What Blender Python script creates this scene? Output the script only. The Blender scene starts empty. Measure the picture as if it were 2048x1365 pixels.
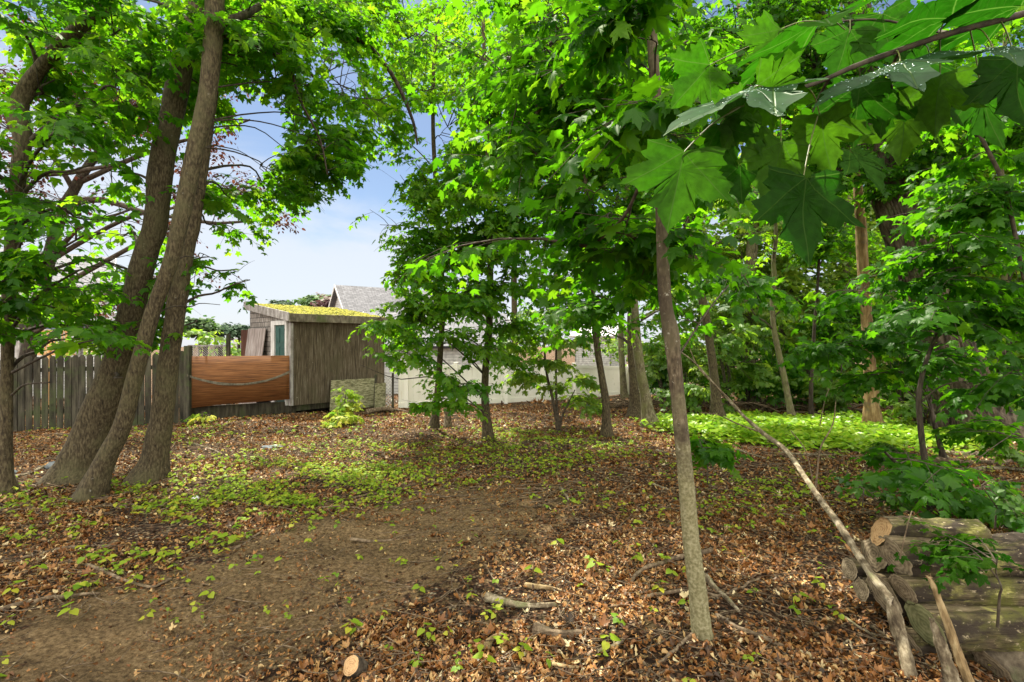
import bpy, math, random
import numpy as np
from mathutils import Vector, Matrix, noise as mnoise
rng = np.random.default_rng(11); random.seed(11)
R = math.radians
SC = bpy.context.scene
COL = SC.collection

# ---------------------------------------------------------------- camera, sky, sun, exposure
EYE = 1.6
FPX = 17.0/36.0*2048
cam_d = bpy.data.cameras.new('camera'); cam = bpy.data.objects.new('camera', cam_d); COL.objects.link(cam)
cam.location = (0, 0, EYE); cam.rotation_euler = (R(90), 0, 0)
cam_d.sensor_width = 36; cam_d.lens = 17.0; cam_d.clip_start = 0.05; cam_d.clip_end = 2000
SC.camera = cam
SUN_EL, SUN_AZ = 57, -26          # azimuth from the view axis, negative to the left
SUN_STRENGTH, SKY_STRENGTH, EXPOSURE = 5.0, 0.055, 1.25
SC.view_settings.view_transform = 'Standard'; SC.view_settings.look = 'None'
SC.view_settings.exposure = EXPOSURE; SC.view_settings.gamma = 1
SC.render.engine = 'CYCLES'
cy = SC.cycles
cy.max_bounces = 7; cy.diffuse_bounces = 5; cy.glossy_bounces = 2; cy.transmission_bounces = 5; cy.transparent_max_bounces = 4
cy.caustics_reflective = False; cy.caustics_refractive = False; cy.use_denoising = True
cy.sample_clamp_indirect = 6.0

W = bpy.data.worlds.new("World"); SC.world = W; W.use_nodes = True
wn, wl = W.node_tree.nodes, W.node_tree.links
wn.clear()
wo = wn.new('ShaderNodeOutputWorld'); bg = wn.new('ShaderNodeBackground'); sk = wn.new('ShaderNodeTexSky')
sk.sky_type = 'NISHITA'; sk.sun_disc = False
sk.sun_elevation = R(SUN_EL); sk.sun_rotation = R(SUN_AZ)
sk.air_density = 1.0; sk.dust_density = .5; sk.ozone_density = 1.8
bg.inputs['Strength'].default_value = SKY_STRENGTH
tc = wn.new('ShaderNodeTexCoord'); sep = wn.new('ShaderNodeSeparateXYZ')
wl.new(tc.outputs['Generated'], sep.inputs[0])
mp = wn.new('ShaderNodeMapping'); mp.inputs['Scale'].default_value = (1.3, 1.3, 5.0)
wl.new(tc.outputs['Generated'], mp.inputs[0])
nz = wn.new('ShaderNodeTexNoise'); nz.inputs['Scale'].default_value = 1.7; nz.inputs['Detail'].default_value = 7; nz.inputs['Roughness'].default_value = .58
nz.inputs['Distortion'].default_value = .35
wl.new(mp.outputs[0], nz.inputs['Vector'])
# more cloud near the horizon and towards the sun (left)
m1 = wn.new('ShaderNodeMapRange'); m1.inputs['From Min'].default_value = .10; m1.inputs['From Max'].default_value = .42
m1.inputs['To Min'].default_value = .42; m1.inputs['To Max'].default_value = -.22
wl.new(sep.outputs['Z'], m1.inputs['Value'])
m2 = wn.new('ShaderNodeMapRange'); m2.inputs['From Min'].default_value = -.3; m2.inputs['From Max'].default_value = -.75
m2.inputs['To Min'].default_value = 0; m2.inputs['To Max'].default_value = .36
wl.new(sep.outputs['X'], m2.inputs['Value'])
ad = wn.new('ShaderNodeMath'); ad.operation = 'ADD'; wl.new(nz.outputs[0], ad.inputs[0]); wl.new(m1.outputs[0], ad.inputs[1])
ad2 = wn.new('ShaderNodeMath'); ad2.operation = 'ADD'; wl.new(ad.outputs[0], ad2.inputs[0]); wl.new(m2.outputs[0], ad2.inputs[1])
m3 = wn.new('ShaderNodeMapRange'); m3.interpolation_type = 'SMOOTHSTEP'
m3.inputs['From Min'].default_value = .50; m3.inputs['From Max'].default_value = .88
m3.inputs['To Max'].default_value = .85
wl.new(ad2.outputs[0], m3.inputs['Value'])
mx = wn.new('ShaderNodeMix'); mx.data_type = 'RGBA'
wl.new(m3.outputs[0], mx.inputs['Factor']); wl.new(sk.outputs[0], mx.inputs['A'])
mx.inputs['B'].default_value = (6.6, 7.0, 7.6, 1)
# added fill: an unseen bright bank in the sky, overhead and behind the camera
dt = wn.new('ShaderNodeVectorMath'); dt.operation = 'DOT_PRODUCT'; wl.new(tc.outputs['Generated'], dt.inputs[0]); dt.inputs[1].default_value = (.05, -.80, .62)
ad3 = wn.new('ShaderNodeMath'); ad3.operation = 'MULTIPLY_ADD'; ad3.inputs[1].default_value = .35; wl.new(nz.outputs[0], ad3.inputs[0]); wl.new(dt.outputs['Value'], ad3.inputs[2])
m4 = wn.new('ShaderNodeMapRange'); m4.interpolation_type = 'SMOOTHSTEP'; m4.inputs['From Min'].default_value = .10; m4.inputs['From Max'].default_value = .42; wl.new(ad3.outputs[0], m4.inputs['Value'])
mx2 = wn.new('ShaderNodeMix'); mx2.data_type = 'RGBA'; wl.new(m4.outputs[0], mx2.inputs['Factor']); wl.new(mx.outputs['Result'], mx2.inputs['A']); mx2.inputs['B'].default_value = (24.0, 22.9, 21.2, 1)
wl.new(mx2.outputs['Result'], bg.inputs['Color']); wl.new(bg.outputs[0], wo.inputs[0])

sun_d = bpy.data.lights.new('sun', 'SUN'); sun = bpy.data.objects.new('sun', sun_d); COL.objects.link(sun)
sun_d.energy = SUN_STRENGTH; sun_d.angle = R(0.6); sun_d.color = (1.0, .93, .80)
sdir = Vector((math.sin(R(SUN_AZ))*math.cos(R(SUN_EL)), math.cos(R(SUN_AZ))*math.cos(R(SUN_EL)), math.sin(R(SUN_EL))))
sun.rotation_euler = (-sdir).to_track_quat('-Z', 'Y').to_euler()

# ---------------------------------------------------------------- measuring: pixels of a 2048 wide frame to points
def smooth(t): t = np.clip(t, 0, 1); return t*t*(3-2*t)
def ground_h(x, y):
    x = np.asarray(x, float); y = np.asarray(y, float)
    h = -0.045*np.clip(y-7, 0, 60) - .02*np.clip(y-16, 0, 20)
    h -= .045*np.clip(-x-6, 0, 8)*smooth((y-3)/6)
    near = smooth((30-np.hypot(x, y))/20)
    b = (np.sin(x*1.3+.7*y+1)*np.sin(y*.9-.4*x+2)*.035 + np.sin(x*2.9+1.1*y)*np.sin(y*2.3-1.7*x+.4)*.018
         + np.sin(x*6.1+2.3*y+.5)*np.sin(y*5.3-3.1*x)*.009)
    h += b*near
    h += .10*np.exp(-((x-.9)**2/.9+(y-1.9)**2/.35))          # heap of litter nearest the lens
    h -= .04*np.exp(-((y-(2.6+.55*(x+1.2)))**2/.5))*smooth((7-y)/3)*smooth((2.4-np.abs(x+.6))/1.5)
    return h
def P(px, py, Z): return Vector(((px-1024)/FPX*Z, Z, EYE-(py-682.5)/FPX*Z))
def G(px, py):
    lo, hi = .8, 120.
    f = lambda Z: float(P(px, py, Z).z - ground_h((px-1024)/FPX*Z, Z))
    for _ in range(50):
        m = (lo+hi)/2
        if f(m) > 0: lo = m
        else: hi = m
    return P(px, py, lo)
def project(p):
    Y = np.maximum(p[..., 1], .05)
    return 1024+p[..., 0]/Y*FPX, 682.5-(p[..., 2]-EYE)/Y*FPX
def in_poly(px, py, poly):
    c = np.zeros(px.shape, bool); n = len(poly); j = n-1
    for i in range(n):
        xi, yi = poly[i]; xj, yj = poly[j]
        if yi != yj:
            c ^= ((yi > py) != (yj > py)) & (px < (xj-xi)*(py-yi)/(yj-yi)+xi)
        j = i
    return c
_ph = rng.uniform(0, 6.28, (24, 3)); _fr = rng.normal(0, 1, (24, 3))
def fog(p, scale):
    """cheap smooth 3D noise in about -1..1"""
    q = p/scale; s = 0
    for i in range(12):
        s = s + np.sin(q[..., 0]*_fr[i, 0]*1.6+q[..., 1]*_fr[i, 1]*1.6+q[..., 2]*_fr[i, 2]*1.6+_ph[i, 0])
    return s/5.0

# ---------------------------------------------------------------- object helpers
def origin(o):
    v = Vector((0, 0, 0))
    while o is not None: v = v+o.location; o = o.parent
    return v
def props(o, label=None, cat=None, group=None, kind=None):
    if label: o['label'] = label
    if cat: o['category'] = cat
    if group: o['group'] = group
    if kind: o['kind'] = kind
    return o
def thing(name, loc, label, cat, group=None):
    o = bpy.data.objects.new(name, None); COL.objects.link(o); o.location = loc; o.empty_display_size = .1
    return props(o, label, cat, group)
def link(name, me, mats, parent=None, loc=None):
    o = bpy.data.objects.new(name, me); COL.objects.link(o)
    for m in (mats if isinstance(mats, (list, tuple)) else [mats]): me.materials.append(m)
    if parent is not None: o.parent = parent; me.transform(Matrix.Translation(-origin(parent)))
    elif loc is not None: me.transform(Matrix.Translation(-Vector(loc))); o.location = loc
    return o
def raw_mesh(name, V, Fc, smoothf=True, tint=None, uv=None):
    me = bpy.data.meshes.new(name); V = np.asarray(V, np.float32); Fc = np.asarray(Fc, np.int32)
    m, k = Fc.shape
    me.vertices.add(len(V)); me.vertices.foreach_set('co', V.ravel())
    me.loops.add(m*k); me.loops.foreach_set('vertex_index', Fc.ravel())
    me.polygons.add(m); me.polygons.foreach_set('loop_start', np.arange(0, m*k, k, dtype=np.int32))
    me.polygons.foreach_set('use_smooth', np.full(m, smoothf))
    me.update(calc_edges=True)
    if tint is not None:
        a = me.attributes.new('tint', 'FLOAT', 'POINT'); a.data.foreach_set('value', np.asarray(tint, np.float32))
    if uv is not None:
        l = me.uv_layers.new(name='UVMap'); l.data.foreach_set('uv', np.asarray(uv, np.float32)[Fc.ravel()].ravel())
    return me
class MB:
    def __init__(s): s.V = []; s.F = []
    def add(s, V, Fc):
        n = len(s.V); s.V += [tuple(v) for v in V]; s.F += [tuple(i+n for i in f) for f in Fc]; return s
    def box(s, o, ax, ay, az):
        """box from corner o along three edge vectors"""
        o, ax, ay, az = map(Vector, (o, ax, ay, az))
        V = [o, o+ax, o+ax+ay, o+ay, o+az, o+ax+az, o+ax+ay+az, o+ay+az]
        Fc = [(0, 3, 2, 1), (4, 5, 6, 7), (0, 1, 5, 4), (1, 2, 6, 5), (2, 3, 7, 6), (3, 0, 4, 7)]
        if ax.cross(ay).dot(az) < 0: Fc = [f[::-1] for f in Fc]
        return s.add(V, Fc)
    def tube(s, pts, rad, sides=8, cap=True, rough=0, seed=0, flat=1):
        V, Q = tube_np(np.array(pts, float), np.array(rad, float)*np.ones(len(pts)), sides, rough, seed, flat)
        n = len(pts); Fc = [tuple(q) for q in Q]
        if cap: Fc += [tuple(range(sides))[::-1], tuple(range((n-1)*sides, n*sides))]
        return s.add(V, Fc)
    def build(s, name, mat, parent=None, loc=None, smoothf=False, bevel=0, label=None):
        me = bpy.data.meshes.new(name); me.from_pydata(s.V, [], s.F)
        if smoothf: me.polygons.foreach_set('use_smooth', [len(f) < 5 for f in s.F])
        o = link(name, me, mat, parent, loc)
        if bevel:
            b = o.modifiers.new('bevel', 'BEVEL'); b.width = bevel; b.segments = 2; b.limit_method = 'ANGLE'
        if label: o['label'] = label
        return o
def frames(T):
    ref = np.where(np.abs(T[..., 2:3]) > .8, np.array([1., .2, 0]), np.array([.1, .2, 1.]))
    N = np.cross(T, ref); N /= np.linalg.norm(N, axis=-1, keepdims=True)+1e-9
    B = np.cross(N, T); return N, B
def tube_np(pts, rad, sides, rough=0, seed=0, flat=1, groove=0):
    T = np.gradient(pts, axis=0); T /= np.linalg.norm(T, axis=1, keepdims=True)+1e-9
    m = T.mean(0); ref = np.array([0., 1, .15]) if abs(m[2]) > .6*np.linalg.norm(m) else np.array([.05, .1, 1.])
    N = np.cross(T, ref); N /= np.linalg.norm(N, axis=1, keepdims=True)+1e-9; B = np.cross(N, T)
    a = np.linspace(0, 2*np.pi, sides, endpoint=False)
    rr = rad[:, None]*np.ones(sides)[None]
    if groove:
        sl = np.concatenate([[0], np.cumsum(np.linalg.norm(np.diff(pts, axis=0), axis=1))])[:, None]/max(rad.mean(), .01)*.06; A_ = a[None]
        rr = rr*(1+groove*(np.cos(4*A_+seed+sl*1.1)+.7*np.abs(np.cos(5.5*A_+seed*2-sl*.7))*2-.7+.5*np.cos(11*A_+seed*3+sl*1.7)+.4*np.cos(17*A_-sl+seed)))
    if rough:
        q = pts[:, None]+rad[:, None, None]*(np.cos(a)[None, :, None]*N[:, None]+np.sin(a)[None, :, None]*B[:, None])
        rr = rr*(1+rough*fog(q+seed*3.1, max(rad.mean()*1.3, .01))+rough*.6*fog(q*2.3+seed, max(rad.mean()*.7, .01)))
    V = pts[:, None]+rr[..., None]*(np.cos(a)[None, :, None]*N[:, None]*flat+np.sin(a)[None, :, None]*B[:, None])
    n = len(pts); i = np.arange(n-1)[:, None]*sides; j = np.arange(sides)[None]; j2 = (j+1) % sides
    Q = np.stack([i+j, i+j2, i+sides+j2, i+sides+j], -1).reshape(-1, 4)
    return V.reshape(-1, 3), Q
def cr(pts, n):
    """catmull-rom through pts (any width) with n samples"""
    p = np.array([tuple(a) for a in pts], float)
    p = np.vstack([2*p[0]-p[1], p, 2*p[-1]-p[-2]]); m = len(p)-3
    t = np.linspace(0, m-1e-6, n); k = t.astype(int); f = (t-k)[:, None]
    a, b, c, d = p[k], p[k+1], p[k+2], p[k+3]
    return .5*((2*b)+(-a+c)*f+(2*a-5*b+4*c-d)*f*f+(-a+3*b-3*c+d)*f**3)
def tubes_batch(Pm, Rm, sides):
    """Pm (M,K,3), Rm (M,K)"""
    M, K, _ = Pm.shape
    T = np.gradient(Pm, axis=1); T /= np.linalg.norm(T, axis=2, keepdims=True)+1e-9
    N, B = frames(T)
    a = np.linspace(0, 2*np.pi, sides, endpoint=False)[None, None, :, None]
    V = Pm[:, :, None]+Rm[:, :, None, None]*(np.cos(a)*N[:, :, None]+np.sin(a)*B[:, :, None])
    base = (np.arange(M)*K*sides)[:, None, None]; i = (np.arange(K-1)*sides)[None, :, None]; j = np.arange(sides)[None, None]; j2 = (j+1) % sides
    Q = np.stack([base+i+j, base+i+j2, base+i+sides+j2, base+i+sides+j], -1).reshape(-1, 4)
    return V.reshape(-1, 3), Q

# ---------------------------------------------------------------- materials
def mat(name):
    m = bpy.data.materials.new(name); m.use_nodes = True; m.node_tree.nodes.clear()
    return m, m.node_tree.nodes, m.node_tree.links
def ramp(nodes, stops, interp='LINEAR'):
    r = nodes.new('ShaderNodeValToRGB'); e = r.color_ramp.elements; r.color_ramp.interpolation = interp
    while len(e) < len(stops): e.new(.5)
    for k, (p, c) in enumerate(stops): e[k].position = p; e[k].color = (*c, 1)
    return r
def leaf_mat(name, stops, tstops, trans=.5, gloss=.05, rough=.4, veins=False, spots=0):
    m, n, l = mat(name)
    at = n.new('ShaderNodeAttribute'); at.attribute_name = 'tint'
    r1 = ramp(n, stops); r2 = ramp(n, tstops); l.new(at.outputs['Fac'], r1.inputs[0]); l.new(at.outputs['Fac'], r2.inputs[0])
    d = n.new('ShaderNodeBsdfDiffuse'); t = n.new('ShaderNodeBsdfTranslucent'); g = n.new('ShaderNodeBsdfGlossy'); g.inputs['Roughness'].default_value = rough
    g.inputs['Color'].default_value = (.8, .85, .75, 1)
    c1, c2 = r1.outputs[0], r2.outputs[0]
    if veins:
        im = n.new('ShaderNodeUVMap'); sx = n.new('ShaderNodeSeparateXYZ'); l.new(im.outputs[0], sx.inputs[0])
        # uv = (x, y) on the blade; veins radiate from the base, five of them
        an = n.new('ShaderNodeMath'); an.operation = 'ARCTAN2'; l.new(sx.outputs[0], an.inputs[0]); l.new(sx.outputs[1], an.inputs[1])
        dv = n.new('ShaderNodeMath'); dv.operation = 'DIVIDE'; dv.inputs[1].default_value = .87; l.new(an.outputs[0], dv.inputs[0])
        ro = n.new('ShaderNodeMath'); ro.operation = 'ROUND'; l.new(dv.outputs[0], ro.inputs[0])
        sb = n.new('ShaderNodeMath'); sb.operation = 'SUBTRACT'; l.new(dv.outputs[0], sb.inputs[0]); l.new(ro.outputs[0], sb.inputs[1])
        ab = n.new('ShaderNodeMath'); ab.operation = 'ABSOLUTE'; l.new(sb.outputs[0], ab.inputs[0])
        ln = n.new('ShaderNodeVectorMath'); ln.operation = 'LENGTH'; l.new(im.outputs[0], ln.inputs[0])
        mu = n.new('ShaderNodeMath'); mu.operation = 'MULTIPLY'; l.new(ab.outputs[0], mu.inputs[0]); l.new(ln.outputs['Value'], mu.inputs[1])
        mr = n.new('ShaderNodeMapRange'); mr.inputs['From Min'].default_value = .003; mr.inputs['From Max'].default_value = .013
        mr.inputs['To Min'].default_value = 1; mr.inputs['To Max'].default_value = 0; l.new(mu.outputs[0], mr.inputs['Value'])
        # side veins: slanted bands off the main ones
        s1 = n.new('ShaderNodeMath'); s1.operation = 'MULTIPLY_ADD'; s1.inputs[1].default_value = -.62; l.new(mu.outputs[0], s1.inputs[0]); l.new(ln.outputs['Value'], s1.inputs[2])
        s2 = n.new('ShaderNodeMath'); s2.operation = 'MULTIPLY'; s2.inputs[1].default_value = 9; l.new(s1.outputs[0], s2.inputs[0])
        s3 = n.new('ShaderNodeMath'); s3.operation = 'FRACT'; l.new(s2.outputs[0], s3.inputs[0])
        s4 = n.new('ShaderNodeMapRange'); s4.inputs['From Min'].default_value = .03; s4.inputs['From Max'].default_value = .10
        s4.inputs['To Min'].default_value = .22; s4.inputs['To Max'].default_value = 0; l.new(s3.outputs[0], s4.inputs['Value'])
        mxx = n.new('ShaderNodeMath'); mxx.operation = 'MAXIMUM'; l.new(mr.outputs[0], mxx.inputs[0]); l.new(s4.outputs[0], mxx.inputs[1])
        # mottling of the blade
        nn = n.new('ShaderNodeTexNoise'); nn.inputs['Scale'].default_value = 9; nn.inputs['Detail'].default_value = 5; l.new(im.outputs[0], nn.inputs['Vector'])
        nr = n.new('ShaderNodeMapRange'); nr.inputs['From Min'].default_value = .3; nr.inputs['From Max'].default_value = .7; nr.inputs['To Min'].default_value = .75; nr.inputs['To Max'].default_value = 1.25
        l.new(nn.outputs[0], nr.inputs['Value'])
        outs = []
        for c, vc in ((c1, (.035, .085, .012, 1)), (c2, (.07, .17, .02, 1))):
            hb = n.new('ShaderNodeVectorMath'); hb.operation = 'SCALE'; l.new(c, hb.inputs[0]); l.new(nr.outputs[0], hb.inputs['Scale'])
            mm = n.new('ShaderNodeMix'); mm.data_type = 'RGBA'; l.new(mxx.outputs[0], mm.inputs['Factor']); l.new(hb.outputs[0], mm.inputs['A']); mm.inputs['B'].default_value = vc
            outs.append(mm.outputs['Result'])
        c1, c2 = outs
        bp = n.new('ShaderNodeBump'); bp.inputs['Strength'].default_value = .5; bp.inputs['Distance'].default_value = .004; l.new(mxx.outputs[0], bp.inputs['Height'])
        for s in (d, g): l.new(bp.outputs[0], s.inputs['Normal'])
    l.new(c1, d.inputs['Color']); l.new(c2, t.inputs['Color'])
    m1 = n.new('ShaderNodeMixShader'); m1.inputs[0].default_value = trans; l.new(d.outputs[0], m1.inputs[1]); l.new(t.outputs[0], m1.inputs[2])
    m2 = n.new('ShaderNodeMixShader'); m2.inputs[0].default_value = gloss; l.new(m1.outputs[0], m2.inputs[1]); l.new(g.outputs[0], m2.inputs[2])
    o = n.new('ShaderNodeOutputMaterial'); l.new(m2.outputs[0], o.inputs[0])
    return m
def std_mat(name, stops, scale=8, stretch=(1, 1, 1), rough=.85, bump=.3, detail=8, dist=.02, second=None, nrough=.6, spec=.3, bscale=None, coord='Object'):
    """noise -> ramp; second=(scale, threshold lo, hi, colour) lays patches over it"""
    m, n, l = mat(name)
    tc = n.new('ShaderNodeTexCoord'); mp = n.new('ShaderNodeMapping'); mp.inputs['Scale'].default_value = stretch; l.new(tc.outputs[coord], mp.inputs[0])
    nz = n.new('ShaderNodeTexNoise'); nz.inputs['Scale'].default_value = scale; nz.inputs['Detail'].default_value = detail; nz.inputs['Roughness'].default_value = nrough
    l.new(mp.outputs[0], nz.inputs['Vector'])
    r = ramp(n, [(.5+(p_-.5)*.62, c_) for p_, c_ in stops]); l.new(nz.outputs[0], r.inputs[0]); c = r.outputs[0]
    for sec in (second or []):
        s, lo, hi, colr = sec[:4]
        if len(sec) > 4:
            mp2 = n.new('ShaderNodeMapping'); mp2.inputs['Scale'].default_value = sec[4]; l.new(tc.outputs[coord], mp2.inputs[0])
        n2 = n.new('ShaderNodeTexNoise'); n2.inputs['Scale'].default_value = s; n2.inputs['Detail'].default_value = 6; n2.inputs['Roughness'].default_value = .65
        l.new(mp2.outputs[0] if len(sec) > 4 else tc.outputs[coord], n2.inputs['Vector'])
        mr = n.new('ShaderNodeMapRange'); mr.inputs['From Min'].default_value = lo; mr.inputs['From Max'].default_value = hi; l.new(n2.outputs[0], mr.inputs['Value'])
        mm = n.new('ShaderNodeMix'); mm.data_type = 'RGBA'; l.new(mr.outputs[0], mm.inputs['Factor']); l.new(c, mm.inputs['A']); mm.inputs['B'].default_value = (*colr, 1)
        c = mm.outputs['Result']
    b = n.new('ShaderNodeBsdfPrincipled'); b.inputs['Roughness'].default_value = rough; b.inputs['Specular IOR Level'].default_value = spec
    l.new(c, b.inputs['Base Color'])
    if bump:
        n3 = nz
        if bscale:
            n3 = n.new('ShaderNodeTexNoise'); n3.inputs['Scale'].default_value = bscale; n3.inputs['Detail'].default_value = 8; n3.inputs['Roughness'].default_value = .7; l.new(mp.outputs[0], n3.inputs['Vector'])
        bp = n.new('ShaderNodeBump'); bp.inputs['Strength'].default_value = bump; bp.inputs['Distance'].default_value = dist
        l.new(n3.outputs[0], bp.inputs['Height']); l.new(bp.outputs[0], b.inputs['Normal'])
    o = n.new('ShaderNodeOutputMaterial'); l.new(b.outputs[0], o.inputs[0])
    return m
G3 = lambda k, c: tuple(k*v for v in c)
M = {}
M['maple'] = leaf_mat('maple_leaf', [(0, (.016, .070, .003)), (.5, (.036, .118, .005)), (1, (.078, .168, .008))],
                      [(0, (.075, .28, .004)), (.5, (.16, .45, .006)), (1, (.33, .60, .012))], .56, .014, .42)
M['maple_bright'] = leaf_mat('maple_leaf_bright', [(0, (.06, .14, .015)), (.5, (.09, .18, .02)), (1, (.14, .21, .025))],
                      [(0, (.20, .44, .02)), (.5, (.32, .54, .03)), (1, (.46, .60, .05))], .55, .03, .45)  # brighter, yellower tone of the maple leaf
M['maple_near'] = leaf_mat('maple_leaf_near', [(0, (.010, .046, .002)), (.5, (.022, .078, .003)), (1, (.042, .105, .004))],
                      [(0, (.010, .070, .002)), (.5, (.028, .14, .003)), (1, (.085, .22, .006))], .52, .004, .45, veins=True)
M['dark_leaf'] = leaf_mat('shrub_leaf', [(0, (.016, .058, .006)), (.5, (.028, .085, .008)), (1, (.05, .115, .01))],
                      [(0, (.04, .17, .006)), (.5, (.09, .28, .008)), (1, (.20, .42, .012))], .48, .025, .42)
M['purple'] = leaf_mat('copper_beech_leaf', [(0, (.030, .012, .012)), (.5, (.055, .018, .016)), (1, (.09, .03, .02))],
                      [(0, (.06, .02, .015)), (.5, (.12, .035, .02)), (1, (.2, .07, .03))], .35, .02, .4)
M['far_leaf'] = leaf_mat('far_tree_leaf', [(0, (.05, .10, .04)), (.5, (.07, .13, .05)), (1, (.10, .16, .05))],
                      [(0, (.08, .2, .04)), (.5, (.12, .26, .05)), (1, (.2, .34, .06))], .3, .03, .5)
M['far_purple'] = leaf_mat('far_purple_leaf', [(0, (.07, .04, .05)), (1, (.13, .07, .07))], [(0, (.1, .04, .05)), (1, (.16, .07, .06))], .3, .03, .5)
M['conifer'] = leaf_mat('conifer_needles', [(0, (.03, .06, .035)), (1, (.05, .09, .045))], [(0, (.03, .07, .03)), (1, (.05, .1, .04))], .2, .02, .5)
M['cover'] = leaf_mat('ground_cover_leaf', [(0, (.13, .27, .008)), (.5, (.22, .36, .010)), (1, (.34, .44, .015))],
                      [(0, (.18, .44, .02)), (.5, (.28, .54, .03)), (1, (.42, .60, .05))], .5, .04, .4)
M['seedling'] = leaf_mat('seedling_leaf', [(0, (.10, .20, .010)), (.5, (.21, .30, .015)), (1, (.40, .38, .03))],
                      [(0, (.18, .40, .03)), (.5, (.30, .50, .04)), (1, (.45, .5, .06))], .4, .02, .5)
M['litter'] = leaf_mat('dead_leaf', [(0, (.022, .010, .005)), (.2, (.065, .028, .011)), (.38, (.18, .068, .018)), (.57, (.29, .130, .038)), (.77, (.38, .235, .09)), (.92, (.50, .37, .17)), (1, (.62, .52, .30))],
                      [(0, (.05, .02, .01)), (.5, (.22, .08, .02)), (1, (.4, .25, .1))], .15, .03, .42)
M['bark'] = std_mat('bark_maple', [(.2, (.014, .010, .006)), (.42, (.046, .034, .017)), (.6, (.086, .067, .035)), (.85, (.14, .115, .066))], 60, (1, 1, .30), .9, .35, 10, .008,
                    [(2.2, .50, .75, (.085, .080, .035)), (5, .35, .20, (.03, .022, .014)), (24, .66, .74, (.22, .21, .17))])
M['bark_dark'] = std_mat('bark_dark', [(.25, (.018, .013, .009)), (.5, (.045, .034, .023)), (.8, (.09, .072, .05))], 34, (1, 1, .25), .9, .6, 10, .012, [(5, .56, .74, (.08, .10, .04))])
M['bark_old'] = std_mat('bark_furrowed', [(.25, (.018, .013, .008)), (.5, (.062, .047, .029)), (.78, (.14, .112, .072))], 14, (1, 1, .16), .95, 1.0, 12, .05, [(2.2, .56, .74, (.10, .12, .05))])
M['bark_lit'] = std_mat('bark_sapling', [(.2, (.045, .035, .020)), (.45, (.115, .095, .052)), (.6, (.17, .148, .085)), (.8, (.26, .23, .15))], 36, (1, 1, .3), .85, .55, 10, .010,
                    [(2.2, .42, .62, (.145, .145, .055)), (1.6, .46, .32, (.05, .036, .022)), (26, .62, .70, (.36, .34, .27))])
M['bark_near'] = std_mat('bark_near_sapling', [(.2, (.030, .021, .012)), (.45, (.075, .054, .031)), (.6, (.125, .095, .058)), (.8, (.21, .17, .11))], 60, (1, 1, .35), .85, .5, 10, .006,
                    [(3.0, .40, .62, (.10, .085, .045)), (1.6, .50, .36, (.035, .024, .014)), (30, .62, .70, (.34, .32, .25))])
def pale_foot(m):
    """pale khaki tone covers the lowest metre of the stem and thins out above it"""
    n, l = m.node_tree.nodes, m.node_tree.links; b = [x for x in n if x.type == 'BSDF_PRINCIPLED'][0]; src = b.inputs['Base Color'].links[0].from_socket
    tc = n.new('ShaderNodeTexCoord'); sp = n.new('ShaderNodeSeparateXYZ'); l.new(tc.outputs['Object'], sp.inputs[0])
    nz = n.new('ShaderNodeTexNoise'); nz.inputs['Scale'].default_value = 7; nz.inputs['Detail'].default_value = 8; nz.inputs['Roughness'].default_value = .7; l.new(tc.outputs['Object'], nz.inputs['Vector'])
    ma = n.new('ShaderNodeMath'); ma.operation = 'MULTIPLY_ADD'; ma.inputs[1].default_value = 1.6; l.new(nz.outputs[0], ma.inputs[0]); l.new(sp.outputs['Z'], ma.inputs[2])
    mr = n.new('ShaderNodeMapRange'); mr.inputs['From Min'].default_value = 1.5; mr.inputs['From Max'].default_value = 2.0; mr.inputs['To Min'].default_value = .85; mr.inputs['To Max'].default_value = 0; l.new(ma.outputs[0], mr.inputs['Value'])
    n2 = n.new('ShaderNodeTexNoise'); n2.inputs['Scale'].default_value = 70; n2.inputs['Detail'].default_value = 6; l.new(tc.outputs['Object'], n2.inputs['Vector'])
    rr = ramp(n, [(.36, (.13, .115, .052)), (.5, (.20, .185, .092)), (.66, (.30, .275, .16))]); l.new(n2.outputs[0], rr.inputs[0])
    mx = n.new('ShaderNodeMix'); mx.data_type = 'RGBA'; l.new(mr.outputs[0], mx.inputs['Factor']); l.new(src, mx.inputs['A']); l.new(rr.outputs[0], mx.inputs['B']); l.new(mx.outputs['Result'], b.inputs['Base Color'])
pale_foot(M['bark_near'])  # khaki tone at the foot, brown bark above
M['bark_pale'] = std_mat('bark_pale_orange', [(.2, (.09, .05, .020)), (.5, (.24, .155, .062)), (.8, (.42, .31, .15))], 16, (1, 1, .2), .9, .7, 10, .03, [(4, .55, .7, (.12, .10, .07))])
M['twig'] = std_mat('twig_bark', [(.3, (.03, .022, .015)), (.7, (.09, .07, .045))], 20, (1, 1, 1), .85, .2)
M['stick'] = std_mat('dead_stick', [(.2, (.035, .024, .014)), (.5, (.12, .085, .05)), (.8, (.26, .20, .125))], 26, (1, 1, 1), .9, .5, 10, .01)
M['stick_grey'] = std_mat('dead_wood_grey', [(.2, (.045, .032, .018)), (.45, (.13, .10, .06)), (.6, (.23, .19, .12)), (.85, (.42, .36, .26))], 30, (1, .6, .5), .9, .9, 12, .012, [(6, .56, .70, (.14, .15, .06))])
M['wood_split'] = std_mat('split_wood', [(.2, (.07, .045, .02)), (.5, (.24, .165, .075)), (.8, (.44, .34, .18))], 26, (1, 1, .3), .85, .8, 10, .015)
M['fence_wood'] = std_mat('weathered_picket', [(.25, (.016, .014, .009)), (.5, (.042, .037, .024)), (.8, (.095, .085, .058))], 14, (1, 1, .12), .9, .7, 10, .006, [(2.5, .5, .7, (.055, .07, .025))])
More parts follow.
